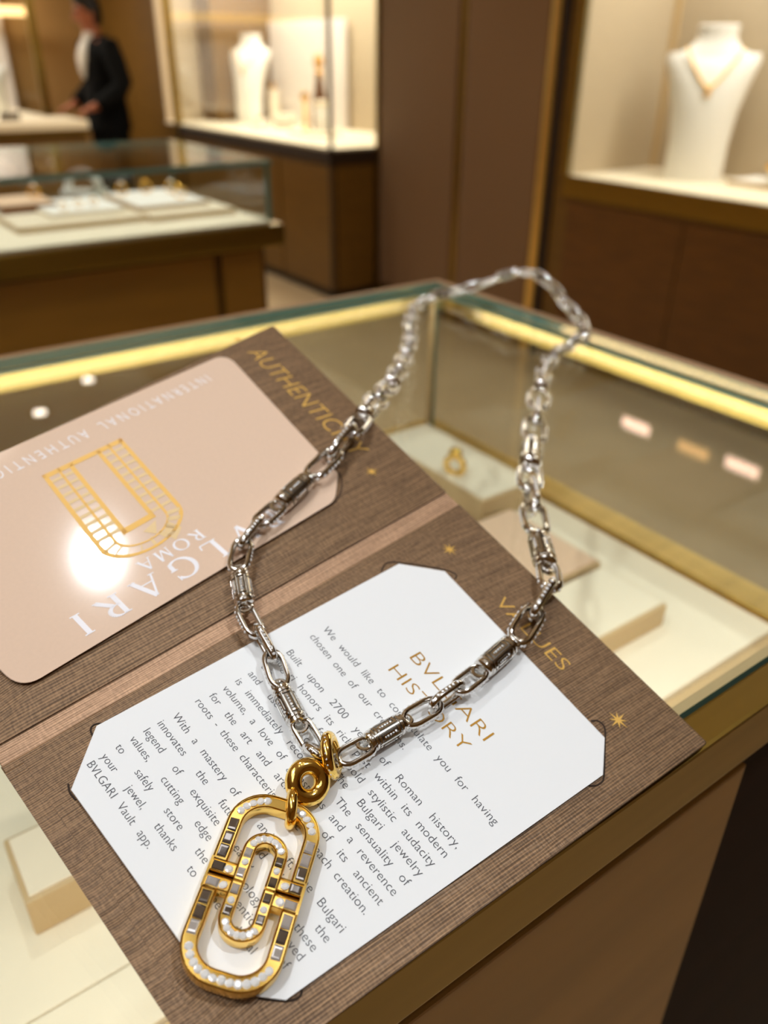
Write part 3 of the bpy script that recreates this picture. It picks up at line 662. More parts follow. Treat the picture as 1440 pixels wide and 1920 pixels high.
uf = PX2UV(836, 923)[0]; us = PX2UV(860, 946)[0]
fo = thing('open_folder', 'open bronze laid paper folder with gold lettering lying over the counter glass', 'folder')
q = lambda u, v: UV2PX(u, v)
plate('upper_panel', rounded([q(0, 1), q(0, 0), q(uf, 0), q(uf, 1)], [8, 5, 2, 2]), 'paper', fo, 0.0, .0022, .0004)
plate('lower_panel', rounded([q(us, 1), q(us, 0), q(1, 0), q(1, 1)], [2, 2, 7, 8]), 'paper', fo, 0.0, .0022, .0004)
plate('spine', [q(uf-.002, .998), q(uf-.002, .002), q(us+.002, .002), q(us+.002, .998)], 'spine', fo, -.0005, .0014, .0002)
# pressed border along the left edge
plate('pressed_border', [q(us+.01, 1.0), q(us+.01, .965), q(.995, .965), q(.995, 1.0)], 'paper', fo, .0004, .0006, .0003)
# easel wedge that carries the leaning folder (hidden below it)
bm = bmesh.new(); wd = []
for u, v in ((.10, .10), (.10, .90), (.93, .90), (.93, .10)):
    p = fp(*q(u, v), -.0024); wd.append((bm.verts.new(p), bm.verts.new((p.x, p.y, ZG+0.0003))))
n4 = len(wd)
bm.faces.new([a for a, b in wd]); bm.faces.new([b for a, b in wd][::-1])
for i in range(n4): bm.faces.new((wd[i][0], wd[(i+1) % n4][0], wd[(i+1) % n4][1], wd[i][1]))
mesh_obj('easel_wedge', bm, 'brown', fo)

def hpx(a, b): return (fp(*a)-fp(*b)).length
def text_mesh(s, thin=0.0):
    cu = bpy.data.curves.new('t', 'FONT'); cu.body = s; cu.size = 1.0; cu.fill_mode = 'FRONT'; cu.resolution_u = 3; cu.offset = thin
    o = bpy.data.objects.new('t', cu); COL.objects.link(o); bpy.context.view_layer.update()
    me = bpy.data.meshes.new_from_object(o.evaluated_get(bpy.context.evaluated_depsgraph_get()))
    bpy.data.objects.remove(o); bpy.data.curves.remove(cu); return me
def frame(p0, p1, off):
    a, b = fp(*p0, off), fp(*p1, off); L = (b-a).length; e1 = (b-a)/L; e2 = FN.cross(e1); return a, e1, e2, L
class Print:
    """collects flat print lying on the folder plane into one mesh"""
    def __init__(s, off): s.v = []; s.f = []; s.off = off
    def tri(s, me, a, e1, e2, sx, sy, x0=0.0):
        n = len(s.v)
        for v in me.vertices: s.v.append(a + e1*((v.co.x-x0)*sx) + e2*(v.co.y*sy))
        for p in me.polygons: s.f.append([n+i for i in p.vertices])
    def line(s, txt, p0, p1, size, thin=0.0):
        me = text_mesh(txt, thin); a, e1, e2, L = frame(p0, p1, s.off); x0 = min(v.co.x for v in me.vertices); x1 = max(v.co.x for v in me.vertices)
        s.tri(me, a, e1, e2, L/(x1-x0), size/0.729, x0)
    def words(s, txt, p0, p1, size, thin=0.0, natural=None):
        """justified line: words keep their width, gaps are spread"""
        ws = txt.split(' '); ms = [text_mesh(x, thin) for x in ws]; a, e1, e2, L = frame(p0, p1, s.off)
        sp = [(min(v.co.x for v in m_.vertices), max(v.co.x for v in m_.vertices)) for m_ in ms]
        sx = size/0.729; tot = sum(b-a_ for a_, b in sp)*sx
        if len(ws) > 1:
            gap = (L-tot)/(len(ws)-1); mn = .22*sx
            if gap < mn: k = (L-mn*(len(ws)-1))/tot; gap = mn
            else: k = 1.0
        else: gap = 0; k = L/tot
        x = 0.0
        for m_, (x0, x1) in zip(ms, sp):
            s.tri(m_, a + e1*x, e1, e2, sx*k, sx, x0); x += (x1-x0)*sx*k + gap
    def poly(s, pts):
        n = len(s.v); s.v += [Vector(p) for p in pts]; s.f.append(list(range(n, n+len(pts))))
    def build(s, name, m, parent):
        me = bpy.data.meshes.new(name); me.from_pydata([tuple(v) for v in s.v], [], s.f); me.update(); me.materials.append(MT[m])
        o = bpy.data.objects.new(name, me); COL.objects.link(o); o.parent = parent; return o
EPS = 0.00012
P = Print(EPS); P.line('AUTHENTICITY', (463, 660), (662, 855), hpx((473, 673), (496, 658)), -0.012); o = P.build('gold_lettering', 'foil', fo); o['label'] = 'gold foil word AUTHENTICITY'
P = Print(EPS); P.line('VALUES', (926, 1128), (1052, 1258), hpx((1007, 1209), (1027, 1195)), -0.010); o = P.build('gold_lettering', 'foil', fo); o['label'] = 'gold foil word VALUES'
def star(x, y, r):
    c = fp(x, y, EPS); e1 = (fp(x+10, y+10, EPS)-c).normalized(); e2 = FN.cross(e1); Pn = Print(EPS); pts = []
    for k in range(16):
        a = math.pi*k/8 + .12; rr = r*(1.0 if k % 4 == 0 else .82) if k % 2 == 0 else r*.26
        pts.append(c + (e1*math.cos(a) + e2*math.sin(a))*rr)
    Pn.poly(pts); Pn.build('gold_star', 'foil', fo)
for x, y, r in ((446, 636, .0024), (697, 884, .0027), (843, 1030, .0029), (1159, 1350, .0031)): star(x, y, r)
# die-cut corner slits that hold the cards
def slit(pts, r=.00022):
    bm = bmesh.new(); P_ = []
    for i in range(len(pts)-1):
        p0, p1, p2, p3 = [Vector(pts[max(0, min(len(pts)-1, i+d))]) for d in (-1, 0, 1, 2)]
        for k in range(5):
            t_ = k/5.0; P_.append(0.5*((2*p1) + (p2-p0)*t_ + (2*p0-5*p1+4*p2-p3)*t_**2 + (3*p1-p0-3*p2+p3)*t_**3))
    P_.append(Vector(pts[-1])); tube(bm, [fp(p.x, p.y, .00005) for p in P_], r, 6); mesh_obj('corner_slit', bm, 'slit', fo)
slit([(715, 1072), (722, 1058), (740, 1054), (800, 1062), (840, 1070), (855, 1078), (853, 1086)])
slit([(1108, 1352), (1122, 1352), (1134, 1366), (1134, 1400), (1133, 1440), (1131, 1462), (1120, 1472), (1104, 1474)])
slit([(176, 1384), (170, 1368), (178, 1358), (200, 1356)])
slit([(128, 1470), (131, 1486), (142, 1500)])
slit([(484, 1872), (520, 1876), (548, 1876), (564, 1866), (566, 1852)])
slit([(634, 884), (640, 896), (640, 918), (630, 940), (618, 948)])

wc = thing('printed_card', 'white card with gold title and grey text held in the lower folder panel', 'card')
plate('card_stock', [(748, 1057), (834, 1071), (1134, 1383), (1131, 1453), (536, 1876), (490, 1870), (394, 1846), (133, 1481), (181, 1361)], 'card', wc, .0009, .0008, .00015)
P = Print(.0009+EPS*.6); P.line('BVLGARI', (767, 1233), (907, 1390), hpx((769, 1238), (786, 1221)), -0.014); P.line('HISTORY', (727, 1256), (867, 1410), hpx((735, 1262), (751, 1246)), -0.014)
o = P.build('gold_title', 'foil2', wc); o['label'] = 'gold title BVLGARI HISTORY'
LINES = [('We would like to congratulate you for having', (604, 1180), (926, 1548)), ('chosen one of our creations.', (580, 1194), (755, 1406)),
         ('Built upon 2700 years of Roman history,', (536, 1224), (855, 1592)), ('Bulgari honors its rich past within its modern', (512, 1237), (832, 1609)),
         ('era. Renowned for its bold stylistic audacity', (488, 1250), (808, 1627)), ('and use of color, The Bulgari jewelry', (464, 1264), (785, 1645)),
         ('is immediately recognizable. The sensuality of', (440, 1278), (760, 1663)), ('volume, a love of gemstones and a reverence', (416, 1291), (736, 1681)),
         ('for the art and architecture of its ancient', (391, 1305), (710, 1699)), ('roots - these characteristics live in each creation.', (365, 1316), (682, 1716)),
         ('With a mastery of art and craft, the Bulgari', (322, 1343), (637, 1750)), ('innovates the future and blends the', (294, 1357), (610, 1769)),
         ('legend of exquisite beauty with these', (268, 1372), (585, 1786)), ('values, cutting edge technology served', (242, 1386), (560, 1803)),
         ('to safely store the authenticity of', (215, 1401), (533, 1820)), ('your jewel, thanks to the digital', (188, 1419), (470, 1790)), ('BVLGARI Vault app.', (162, 1434), (276, 1592))]
P = Print(.0009+EPS*.6)
for i, (s_, a, b) in enumerate(LINES):
    f_ = i/16.0; P.words(s_, a, b, hpx((606, 1172), (617.5, 1164.5))*(1-.13*f_), -0.010)
o = P.build('body_text', 'ink', wc); o['label'] = 'grey printed paragraphs'

pk = thing('authenticity_card', 'rose plastic card with white lettering and yellow arch emblem in the upper folder panel', 'card')
plate('card_stock', rounded([(-262, 964), (424, 662), (634, 888), (629, 939), (36, 1296)], [30, 28, 6, 14, 48], 8), 'pink', pk, .0010, .0009, .0002)
PO = .0010 + EPS*.6
P = Print(PO); P.line('I N T E R N A T I O N A L    A U T H E N T I C I T Y', (383, 703), (-78, 912), hpx((370, 712), (380, 725)), -0.008); o = P.build('small_lettering', 'whiteink', pk); o['label'] = 'white line INTERNATIONAL AUTHENTICITY'
# serif capitals drawn as strokes: (x0,y0,x1,y1,width) on a 0..1 high letter, arcs as polylines
def serif_letter(ch):
    T, t = .17, .075
    q_ = []
    bar = lambda x0, y0, x1, y1, w_: q_.append(([(x0, y0), (x1, y1)], w_))
    ser = lambda x, y, w_=.16: q_.append(([(x-w_, y), (x+w_, y)], .05))
    def arc(cx_, cy_, rx, ry, a0, a1, wmin, wmax, n=14):
        pts = [(cx_+rx*math.cos(math.radians(a0+(a1-a0)*i/n)), cy_+ry*math.sin(math.radians(a0+(a1-a0)*i/n))) for i in range(n+1)]
        q_.append((pts, [wmin+(wmax-wmin)*abs(math.cos(math.radians(a0+(a1-a0)*i/n))) for i in range(n+1)]))
    if ch == 'I': bar(.2, 0, .2, 1, T); ser(.2, .025); ser(.2, .975); wd_ = .4
    elif ch == 'L': bar(.2, 0, .2, 1, T); ser(.2, .975); ser(.2, .025, .14); bar(.2, .03, .68, .03, .06); bar(.68, .03, .72, .25, .06); wd_ = .75
    elif ch == 'V': bar(.08, 1, .43, 0, T); bar(.80, 1, .43, 0, t); ser(.08, .975, .13); ser(.80, .975, .11); wd_ = .9
    elif ch == 'A': bar(.42, 1, .80, 0, T); bar(.42, 1, .08, 0, t); bar(.2, .33, .66, .33, .055); ser(.80, .025, .13); ser(.08, .025, .11); wd_ = .9
    elif ch == 'R': bar(.2, 0, .2, 1, T); ser(.2, .025); ser(.17, .975, .13); arc(.32, .73, .30, .25, 90, -90, .055, .16); bar(.2, .975, .33, .975, .055); bar(.2, .48, .33, .48, .055); bar(.40, .48, .78, .02, T*.95); bar(.72, .02, .88, .02, .05); wd_ = .88
    elif ch == 'B': bar(.2, 0, .2, 1, T); ser(.17, .025, .13); ser(.17, .975, .13); arc(.32, .76, .26, .22, 90, -90, .055, .15); arc(.34, .27, .32, .25, 90, -90, .055, .17); bar(.2, .975, .33, .975, .055); bar(.2, .53, .33, .53, .055); bar(.2, .025, .33, .025, .055); wd_ = .75
    elif ch == 'O': arc(.5, .5, .44, .49, 0, 360, .06, .17, 28); wd_ = 1.0
    elif ch == 'G': arc(.52, .5, .44, .49, 42, 318, .06, .17, 24); bar(.82, .17, .82, .44, T*.9); ser(.82, .45, .13); bar(.86, .98, .87, .72, .05); wd_ = 1.0
    elif ch == 'M': bar(.14, 0, .18, 1, t); bar(.18, 1, .52, .05, T*.9); bar(.52, .05, .86, 1, t); bar(.86, 1, .92, 0, T); ser(.14, .025, .11); ser(.92, .025, .13); wd_ = 1.06
    return q_, wd_
def serif_text(Pn, s, p0, p1, h, gaps=None):
    a, e1, e2, L = frame(p0, p1, Pn.off); ls = [serif_letter(c) for c in s]; kx = 1.14
    tot = sum(w_ for _, w_ in ls)*h*kx; gap = (L-tot)/(len(s)-1); x = 0
    for st, w_ in ls:
        for pts, wd_ in st:
            for i in range(len(pts)-1):
                (xa, ya), (xb, yb) = pts[i], pts[i+1]; wa, wb = (wd_[i], wd_[i+1]) if isinstance(wd_, list) else (wd_, wd_)
                d = Vector((xb-xa, yb-ya)).normalized(); n_ = Vector((-d.y, d.x))
                c_ = [(xa+n_.x*wa/2, ya+n_.y*wa/2), (xa-n_.x*wa/2, ya-n_.y*wa/2), (xb-n_.x*wb/2, yb-n_.y*wb/2), (xb+n_.x*wb/2, yb+n_.y*wb/2)]
                Pn.poly([a + e1*(x+u*h*kx) + e2*(v*h) for u, v in c_])
        x += w_*h*kx + gap
P = Print(PO); serif_text(P, 'BVLGARI', (505, 952), (127, 1160), hpx((266, 1086), (293, 1119))); o = P.build('brand_lettering', 'whiteink', pk); o['label'] = 'white serif word BVLGARI'
P = Print(PO); serif_text(P, 'ROMA', (371, 991), (254, 1057), hpx((309, 1030), (323, 1047))); o = P.build('city_lettering', 'whiteink', pk); o['label'] = 'white serif word ROMA'
# arch emblem, flat side away from the lettering
eo = fp(227, 821, PO); es = fp(78, 892, PO)-eo; et = fp(337, 945, PO)-eo
def em(s, t_, dz=0.0): return eo + es*s + et*t_ + FN*dz
def arch(off_s, n=20, dep=1.0, r=.5):
    pts = [(off_s, 0)]
    for i in range(n+1):
        a = math.pi*i/n; pts.append((.5 - (r-off_s)*math.cos(a), dep + (r-off_s)*.52*math.sin(a)))
    pts.append((1-off_s, 0)); return pts
P = Print(PO)
A0, A1_ = arch(0.0), arch(.05)
for i in range(len(A0)-1): P.poly([em(*A0[i]), em(*A0[i+1]), em(*A1_[i+1]), em(*A1_[i])])
A2, A3 = arch(.17), arch(.20)
for i in range(len(A2)-1): P.poly([em(*A2[i]), em(*A2[i+1]), em(*A3[i+1]), em(*A3[i])])
P.poly([em(0, 0), em(1, 0), em(1, .055), em(0, .055)])
P.poly([em(.30, .02), em(.35, .02), em(.35, .98), em(.30, .98)]); P.poly([em(.65, .02), em(.70, .02), em(.70, .98), em(.65, .98)]); P.poly([em(.30, .93), em(.70, .93), em(.70, .99), em(.30, .99)])
P.build('arch_emblem', 'yellowink', pk); P = Print(PO-EPS*.2)
for i in range(9):
    t_ = .10 + i*.10
    for s_ in (.05, .20, .70, .83): P.poly([em(s_, t_), em(s_+.12, t_), em(s_+.12, t_+.035), em(s_, t_+.035)])
P.poly([em(.33, 1.02), em(.42, 1.15), em(.52, 1.06)]); P.poly([em(.16, 1.22), em(.30, 1.30), em(.36, 1.18), em(.24, 1.08)])
for i in range(9):
    a = math.pi*(i+.5)/9
    p0_, p1_ = (.5-.32*math.cos(a), .99+.16*math.sin(a)), (.5-.47*math.cos(a), 1.0+.245*math.sin(a)); w_ = .018
    P.poly([em(p0_[0]-w_, p0_[1]-w_), em(p1_[0]-w_, p1_[1]-w_), em(p1_[0]+w_, p1_[1]+w_), em(p0_[0]+w_, p0_[1]+w_)])
P.build('arch_courses', 'paleink', pk)

# ------------------------------------------------------------------ the necklace
nk = thing('pendant_necklace', 'white gold link necklace with a gold and diamond pendant draped over the folder', 'necklace')
CZ = .0009
def stadium(hl, hw, n=8):
    """closed centre line of an elongated link, long axis X"""
    r = hw; pts = []
    for i in range(n+1):
        a = -math.pi/2 + math.pi*i/n; pts.append((hl-r+r*math.cos(a), r*math.sin(a)))
    for i in range(n+1):
        a = math.pi/2 + math.pi*i/n; pts.append((-hl+r+r*math.cos(a), r*math.sin(a)))
    return pts
def rounded_prof(w_, h_, b):
    return [(-w_+b, -h_), (w_-b, -h_), (w_, -h_+b), (w_, h_-b), (w_-b, h_), (-w_+b, h_), (-w_, h_-b), (-w_, -h_+b)]
mm = 0.001
def link_meshes():
    bm = bmesh.new(); sweep2d(bm, [(x*mm, y*mm) for x, y in stadium(4.1, 2.25)], [(a*mm, b*mm) for a, b in [(.70*math.cos(2*math.pi*k/12), .98*math.sin(2*math.pi*k/12)) for k in range(12)]], True)
    plain = mesh_obj('link', bm, 'silver', None, True)
    bm = bmesh.new()    # stones around the outside of a link
    path = stadium(4.1, 2.25, 6)
    for i in range(len(path)):
        a = Vector(path[i]); b = Vector(path[(i+1) % len(path)]); L = (b-a).length; k = max(1, int(L/.85))
        for j in range(k):
            p = a + (b-a)*((j+.5)/k); d = (b-a).normalized(); n_ = Vector((d.y, -d.x))
            M_ = Matrix.Translation((p.x*mm+n_.x*.62*mm, p.y*mm+n_.y*.62*mm, 0))
            bmesh.ops.create_icosphere(bm, subdivisions=1, radius=.36*mm, matrix=M_ @ Matrix.Diagonal((1, 1, 1.4, 1)))
    stones = mesh_obj('pave_stones', bm, 'diamond', None)
    bm = bmesh.new()    # barrel
    prof = [(.7, -4.4), (1.5, -4.35), (1.95, -4.0), (2.0, -3.6), (1.75, -3.45), (1.75, -3.2), (2.1, -3.1), (2.1, -2.7), (1.85, -2.6), (1.85, 2.6), (2.1, 2.7), (2.1, 3.1), (1.75, 3.2), (1.75, 3.45), (2.0, 3.6), (1.95, 4.0), (1.5, 4.35), (.7, 4.4)]
    lathe(bm, [(r*mm, z*mm) for r, z in prof], 24, Matrix.Rotation(math.pi/2, 4, 'Y'))
    for s in (-1, 1):   # end eyes
        sweep2d(bm, [((s*4.9 + 1.05*math.cos(2*math.pi*i/14))*mm, 1.25*math.sin(2*math.pi*i/14)*mm) for i in range(14)], [(a*mm, b*mm) for a, b in rounded_prof(.38, .5, .18)], True)
    barrel = mesh_obj('barrel', bm, 'silver', None, True)
    bm = bmesh.new()    # engraved key pattern in relief around the barrel
    def patch(x0, x1, a0, a1, r0, r1, n=3):
        vs = []
        for r in (r0, r1):
            for x in (x0, x1):
                vs.append([bm.verts.new((x*mm, r*math.cos(a0+(a1-a0)*i/n)*mm, r*math.sin(a0+(a1-a0)*i/n)*mm)) for i in range(n+1)])
        i0, i1, o0, o1 = vs
        for i in range(n): bm.faces.new((o0[i], o0[i+1], o1[i+1], o1[i])); bm.faces.new((i0[i], i0[i+1], o0[i+1], o0[i])); bm.faces.new((i1[i], i1[i+1], o1[i+1], o1[i]))
        bm.faces.new((i0[0], o0[0], o1[0], i1[0])); bm.faces.new((i0[n], o0[n], o1[n], i1[n]))
    for k in range(6):
        a = k*math.pi/3; s = math.pi/3
        R0, R1 = 1.8, 2.12
        patch(-2.5, 2.5, a, a+s*.10, R0, R1, 1)
        patch(-2.2, 1.6, a+s*.26, a+s*.40, R0, R1, 1); patch(1.2, 1.6, a+s*.40, a+s*.72, R0, R1, 2); patch(-1.0, 1.2, a+s*.62, a+s*.74, R0, R1, 1)
        patch(-2.2, -1.8, a+s*.40, a+s*.9, R0, R1, 2); patch(2.0, 2.4, a+s*.2, a+s*.9, R0, R1, 3); patch(-1.0, -.6, a+s*.44, a+s*.62, R0, R1, 1)
    relief = mesh_obj('key_relief', bm, 'silver', None)
    bm = bmesh.new()    # small stones between the relief
    for k in range(6):
        a = (k+.54)*math.pi/3
        for j in range(5):
            x = -1.3+j*.62; bmesh.ops.create_icosphere(bm, subdivisions=1, radius=.27*mm, matrix=Matrix.Translation((x*mm, 1.93*math.cos(a)*mm, 1.93*math.sin(a)*mm)))
    bst = mesh_obj('barrel_stones', bm, 'diamond', None)
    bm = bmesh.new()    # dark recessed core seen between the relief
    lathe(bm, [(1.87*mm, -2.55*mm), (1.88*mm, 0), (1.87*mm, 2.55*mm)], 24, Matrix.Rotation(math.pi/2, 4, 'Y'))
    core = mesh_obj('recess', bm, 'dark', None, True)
    r = [o.data for o in (plain, stones, barrel, relief, bst, core)]
    for o in (plain, stones, barrel, relief, bst, core): bpy.data.objects.remove(o)
    return r
LK, LST, BR, BREL, BST, BCORE = link_meshes()
FO = None
# centre line of the chain: (x, y, height above the glass or None when it lies on the folder)
ZL = fp(676, 790, CZ+.0031).z - ZG; ZR = fp(1026, 1098, CZ+.0031).z - ZG      # chain height where it leaves the folder's right edge
PATH = [(606, 1412, FO), (588, 1398, FO), (562, 1356, FO), (540, 1318, FO), (522, 1268, FO), (508, 1228, FO), (487, 1190, FO), (466, 1158, FO), (455, 1108, FO), (449, 1055, FO), (459, 1018, FO), (482, 986, FO), (512, 958, FO), (550, 923, FO),
        (594, 882, FO), (630, 845, FO), (662, 806, FO), (690, 770, ZL*.94), (714, 741, ZL*.76), (738, 711, ZL*.56), (757, 675, ZL*.36), (768, 640, ZL*.20), (770, 600, .0068), (784, 572, .0055), (824, 553, .0050), (870, 543, .009), (916, 529, .015), (958, 514, .022),
        (1000, 514, .0225), (1036, 537, .0185), (1062, 572, .013), (1086, 597, .0095), (1096, 626, .0060), (1070, 646, .0055), (1040, 666, .0065), (1022, 694, ZR*.28), (1014, 728, ZR*.38), (1006, 770, ZR*.48), (1002, 812, ZR*.58), (996, 852, ZR*.66), (993, 902, ZR*.74),
        (999, 950, ZR*.81), (1006, 992, ZR*.87), (1017, 1036, ZR*.93), (1030, 1082, ZR*.99), (1021, 1116, FO), (1004, 1142, FO), (983, 1178, FO), (958, 1207, FO), (928, 1234, FO), (886, 1271, FO), (842, 1303, FO), (798, 1332, FO), (722, 1374, FO), (690, 1396, FO), (655, 1416, FO), (622, 1420, FO)]
RAD = .0031
def p3(x, y, z):
    return fp(x, y, CZ+RAD) if z is None else onz(x, y, ZG+z)
CP = [p3(*c) for c in PATH]
def catmull(P_, n=14):
    out = []; px = []
    for i in range(len(P_)-1):
        p0, p1, p2, p3_ = [P_[max(0, min(len(P_)-1, i+d))] for d in (-1, 0, 1, 2)]
        for k in range(n):
            t_ = k/n; out.append(0.5*((2*p1) + (p2-p0)*t_ + (2*p0-5*p1+4*p2-p3_)*t_**2 + (3*p1-p0-3*p2+p3_)*t_**3)); px.append(i+t_)
    out.append(P_[-1]); px.append(len(P_)-1.0); return out, px
CU, CI = catmull(CP)
AL = [0.0]
for a, b in zip(CU, CU[1:]): AL.append(AL[-1] + (b-a).length)
def at_len(s):
    import bisect
    s = max(0.0, min(AL[-1]-1e-9, s)); i = bisect.bisect_right(AL, s)-1; f = (s-AL[i])/max(1e-9, AL[i+1]-AL[i]); return CU[i].lerp(CU[i+1], f)
def len_at_px(x, y, lo, hi):
    """arc length where the chain passes closest to a photo pixel, searched between two control points"""
    best = None
    for p, i, s in zip(CU, CI, AL):
        if lo <= i <= hi:
            d = p - EYE; r = ray(x, y); e = d.normalized().cross(r.normalized()).length
            if best is None or e < best[0]: best = (e, s)
    return best[1]
N1 = len(PATH)-1
anch = [len_at_px(x, y, a, b) for x, y, a, b in ((541, 1326, 0, 8), (455, 1106, 4, 12), (550, 924, 9, 16), (690, 770, 13, 20), (762, 660, 18, 23))]
anch_r = [len_at_px(x, y, a, b) for x, y, a, b in ((1014, 715, 33, 38), (996, 852, 37, 42), (1016, 1034, 41, 45), (931, 1231, 46, 52), (721, 1374, 51, N1))]
KEYS = anch + anch_r
segs = [(a, b, n) for a, b, n in zip(KEYS, KEYS[1:], (1, 1, 1, 2, 8, 1, 1, 1, 1))]
BARS = []; PER = []
for a, b, n in segs:
    for i in range(n): BARS.append(a + (b-a)*i/n); PER.append((b-a)/n)
BARS.append(KEYS[-1])
print('CHAIN len', AL[-1], [round(p, 4) for p in PER], 'leave', ZL, ZR)
def place(s, meshes, roll, stretch, sc):
    d = .0012; p = at_len(s); t_ = (at_len(s+d)-at_len(s-d)).normalized()
    up = FN if True else UP; side = up.cross(t_).normalized(); nn = t_.cross(side)
    R_ = Matrix((t_, side, nn)).transposed().to_4x4() @ Matrix.Rotation(roll, 4, 'X')
    M_ = Matrix.Translation(p) @ R_ @ Matrix.Diagonal((stretch, sc, sc, 1))
    o = None
    for k, (nm, me) in enumerate(meshes):
        if k == 0: o = link_mesh(nm, me, nk, M_)
        else:
            c_ = link_mesh(nm, me, o)
            if nm in ('pave_stones', 'barrel_stones', 'key_relief'): c_['kind'] = 'stuff'
    return o
FARP = PER[6]
def wscale(p): return max(.9, (p/.037))**0.62*(1.22 if abs(p-FARP) < 1e-6 else 1.0)
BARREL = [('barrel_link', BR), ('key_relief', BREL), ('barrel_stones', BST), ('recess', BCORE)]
PAVE = [('chain_link', LK), ('pave_stones', LST)]
for i, s in enumerate(BARS):
    per = (PER[max(0, i-1)] + PER[min(len(PER)-1, i)])/2
    place(s, BARREL, random.uniform(-.3, .3), per/.0305, 1.22*wscale(per))
for i, (a, b) in enumerate(zip(BARS, BARS[1:])):
    L = b-a
    for j, f in enumerate((.285, .5, .715)):
        place(a + L*f, PAVE, (math.pi/2 if j == 1 else 0) + random.uniform(-.22, .22), L*.215/.00640, wscale(L))
for s, e in ((BARS[0], 0), (BARS[-1], AL[-1])):      # flat links joining the bail
    place(s + (e-s)*.60, PAVE, .12, 1.2, 1.05)
# clasp at the back of the chain
pcl = len_at_px(826, 553, 22, 26)
g = 1.45; bm = bmesh.new(); sweep2d(bm, [(x*mm, y*mm) for x, y in stadium(5.6, 2.6, 8)], [(a*mm, b*mm) for a, b in rounded_prof(.85, 1.1, .4)], True); abox(bm, -.0012, .0012, -.0024, .0024, -.0008, .0008, .0003)
cl = mesh_obj('clasp', bm, 'silver', None, True); me = cl.data; bpy.data.objects.remove(cl); place(pcl, [('clasp', me)], .3, g, g)

# pendant -------------------------------------------------------------
pc0 = fp(476, 1666, CZ+.0006)
top_, bot_ = fp(533, 1497, CZ+.003), fp(409, 1853, CZ+.003); lef, rig = fp(383, 1648, CZ+.003), fp(569, 1679, CZ+.003)
print('PENDANT', (top_-bot_).length, (rig-lef).length)
pey = (top_-bot_).normalized(); pex = pey.cross(FN).normalized(); pez = pex.cross(pey).normalized()
cen = (top_+bot_)/2*.5 + (lef+rig)/2*.5; cen = cen - FN*(cen-F0).dot(FN) + FN*(CZ+.0004)
SL = (top_-bot_).length/42.0; SW = (rig-lef).length/20.0
PM = Matrix((pex*SW, pey*SL, pez*mm)).transposed().to_4x4(); PM.translation = cen
TH = 3.4
def channel(w_, rim=.42, dep=.55, base=0.0): return [(-w_, base), (-w_, TH-.30), (-w_+.07, TH-.10), (-w_+.20, TH), (-w_+rim-.08, TH-.06), (-w_+rim, TH-.2), (-w_+rim, TH-dep), (w_-rim, TH-dep), (w_-rim, TH-.2), (w_-rim+.08, TH-.06), (w_-.20, TH), (w_-.07, TH-.10), (w_, TH-.30), (w_, base)]
def half_path(a, b, r, yend, n=10):
    """upper half of a rounded rectangle: from the left leg up and over to the right leg"""
    pts = [(-a, yend)] + [(-a, yend + (b-r-yend)*k/4) for k in (1, 2, 3)]
    for i in range(n+1):
        t_ = math.pi - (math.pi/2)*i/n; pts.append((-a+r + r*math.cos(t_), b-r + r*math.sin(t_)))
    if a > r+.01: pts.append((0, b))
    for i in range(n+1):
        t_ = math.pi/2 - (math.pi/2)*i/n; pts.append((a-r + r*math.cos(t_), b-r + r*math.sin(t_)))
    pts += [(a, b-r + (yend-b+r)*k/4) for k in (1, 2, 3)] + [(a, yend)]
    out = [pts[0]]
    for p in pts[1:]:
        if (Vector(p)-Vector(out[-1])).length > 1e-4: out.append(p)
    return out
bm = bmesh.new()
OA, OB, OR = 8.35, 19.35, 6.6; IA, IB, IR = 3.35, 10.6, 3.3
for sg in (1, -1):
    for (a, b, r, ye, wd_) in ((OA, OB, OR, 3.3, 1.65), (IA, IB, IR, .3, 1.32)):
        pt = [(x, y*sg) for x, y in half_path(a, b, r, ye)]
        sweep2d(bm, pt, channel(wd_), False)
    for sx in (1, -1):      # double bars across the middle
        pt = [(sx*(10.0-.8*k), sg*1.78) for k in range(0, 8)]
        sweep2d(bm, pt, channel(1.52, .36), False)
abox(bm, -10.05, -9.55, -3.4, 3.4, 0, TH); abox(bm, 9.55, 10.05, -3.4, 3.4, 0, TH)
fr_ = mesh_obj('pendant', bm, 'gold', nk, True); fr_.matrix_local = PM; fr_['label'] = 'yellow gold pendant of two interlocking rounded halves set with diamonds'
bm = bmesh.new(); lathe(bm, [(.20, -.3), (.50, -.02), (.50, .04), (.29, .19), (.27, .19)], 8); r_ = mesh_obj('round_diamond', bm, 'diamond', None); RD = r_.data; bpy.data.objects.remove(r_)
bm = bmesh.new()
loft(bm, [[Vector((x*a, y*b, z)) for x, y in ((-1, -1), (1, -1), (1, 1), (-1, 1))] for a, b, z in ((.5, .5, 0), (.5, .5, .08), (.36, .42, .24), (.24, .32, .28))]); r_ = mesh_obj('baguette_stone', bm, 'baguette', None); BG = r_.data; bpy.data.objects.remove(r_); BG2 = BG.copy(); BG2.materials.clear(); BG2.materials.append(MT['baguette2'])
def stone(me, nm, x, y, sx, sy, rot=0.0, z=TH-.50):
    tl = random.uniform(-.14, .14), random.uniform(-.14, .14)
    if me is BG and random.random() < .4: me = BG2
    if me is RD: rot = random.uniform(0, 1); tl = random.uniform(-.28, .28), random.uniform(-.28, .28)
    link_mesh(nm, me, fr_, Matrix.Translation((x, y, z)) @ Matrix.Rotation(rot, 4, 'Z') @ Matrix.Rotation(tl[0], 4, 'X') @ Matrix.Rotation(tl[1], 4, 'Y') @ Matrix.Diagonal((sx, sy, 1.6, 1)))
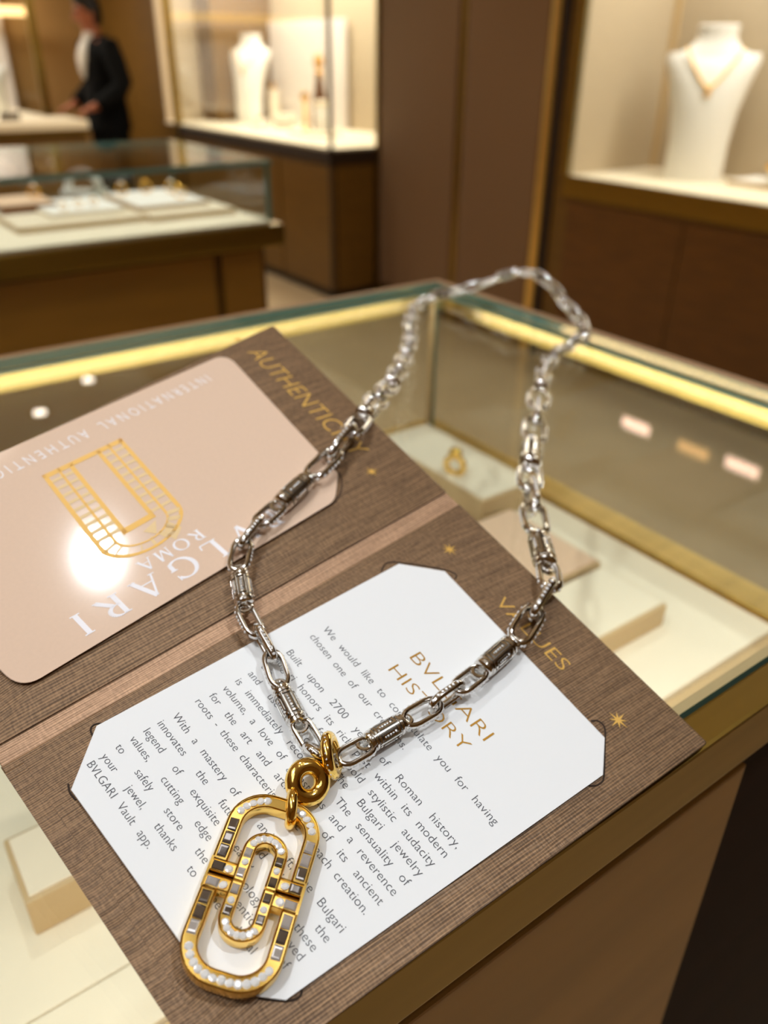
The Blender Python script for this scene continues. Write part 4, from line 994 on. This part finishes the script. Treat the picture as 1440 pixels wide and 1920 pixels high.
def along(path, s):
    acc = 0
    for a, b in zip(path, path[1:]):
        d = (Vector(b)-Vector(a)).length
        if acc+d >= s:
            f = (s-acc)/d; p = Vector(a).lerp(Vector(b), f); t_ = (Vector(b)-Vector(a)).normalized(); return p, t_
        acc += d
    return Vector(path[-1]), (Vector(path[-1])-Vector(path[-2])).normalized()
def plen(path): return sum((Vector(b)-Vector(a)).length for a, b in zip(path, path[1:]))
for sg in (1, -1):
    po = half_path(OA, OB, OR, 3.3); L = plen(po); po = [(x, y*sg) for x, y in po]
    for k in range(3):      # baguettes up the legs
        for s in (1.9 + k*3.15, L - 1.9 - k*3.15):
            p, t_ = along(po, s); stone(BG, 'baguette_stone', p.x, p.y, 2.9, 1.95, math.atan2(t_.y, t_.x))
    n = 13; s0 = 11.2
    for k in range(n):
        s = s0 + (L-2*s0)*(k+.5)/n
        if sg == 1 and abs(s-L/2) < 1.6: continue
        p, t_ = along(po, s); stone(RD, 'round_diamond', p.x, p.y, 1.85, 1.85)
    pi_ = half_path(IA, IB, IR, .3); L = plen(pi_); pi_ = [(x, y*sg) for x, y in pi_]
    for s, nm in ((1.5, 'b'), (4.0, 'r'), (6.1, 'b')):
        for s2 in (s, L-s):
            p, t_ = along(pi_, s2)
            if nm == 'b': stone(BG, 'baguette_stone', p.x, p.y, 2.1, 1.6, math.atan2(t_.y, t_.x))
            else: stone(RD, 'round_diamond', p.x, p.y, 1.6, 1.6)
    n = 7
    for k in range(n):
        p, t_ = along(pi_, 8.0 + (L-16.0)*(k+.5)/n); stone(RD, 'round_diamond', p.x, p.y, 1.7, 1.7)
    for sx in (1, -1):
        stone(BG, 'baguette_stone', sx*8.1, sg*1.78, 2.6, 1.9); stone(RD, 'round_diamond', sx*5.9, sg*1.78, 1.9, 1.9)
# bail: flat loop over the frame, two puffed gold rings, one pave ring
def ring_at(nm, m, px, off, R_, r_, axis, ell_=1.0, n=26, stones=False):
    c = fp(px[0], px[1], off); z = axis.normalized(); x = z.orthogonal().normalized(); y = z.cross(x); bm = bmesh.new()
    ds = [2*math.pi*j/n for j in range(n)]
    tube(bm, [c + x*math.cos(a)*R_ + y*math.sin(a)*R_*ell_ for a in ds], r_, 12, True)
    o = mesh_obj(nm, bm, m, nk, True)
    if stones:
        bm = bmesh.new()
        for a in ds: bmesh.ops.create_icosphere(bm, subdivisions=1, radius=r_*.34, matrix=Matrix.Translation(c + (x*math.cos(a) + y*math.sin(a))*(R_+r_*.72)))
        s_ = mesh_obj('pave_stones', bm, 'diamond', o); s_['kind'] = 'stuff'
    return o
ring_at('bail_loop', 'gold', (546, 1515), .0036, .0034, .00120, pex*1.0 + pey*.25)
ring_at('bail_ring', 'gold', (577, 1466), .0050, .0034, .00195, (pex*.35 + pez*.85 - pey*.35))
ring_at('bail_ring', 'gold', (621, 1416), .0052, .0042, .00140, (pex*.80 + pez*.35 + pey*.25), stones=True)
ring_at('pave_ring', 'silver', (597, 1411), .0048, .0030, .0012, (pey*.75 + pez*.55 + pex*.2), stones=True)
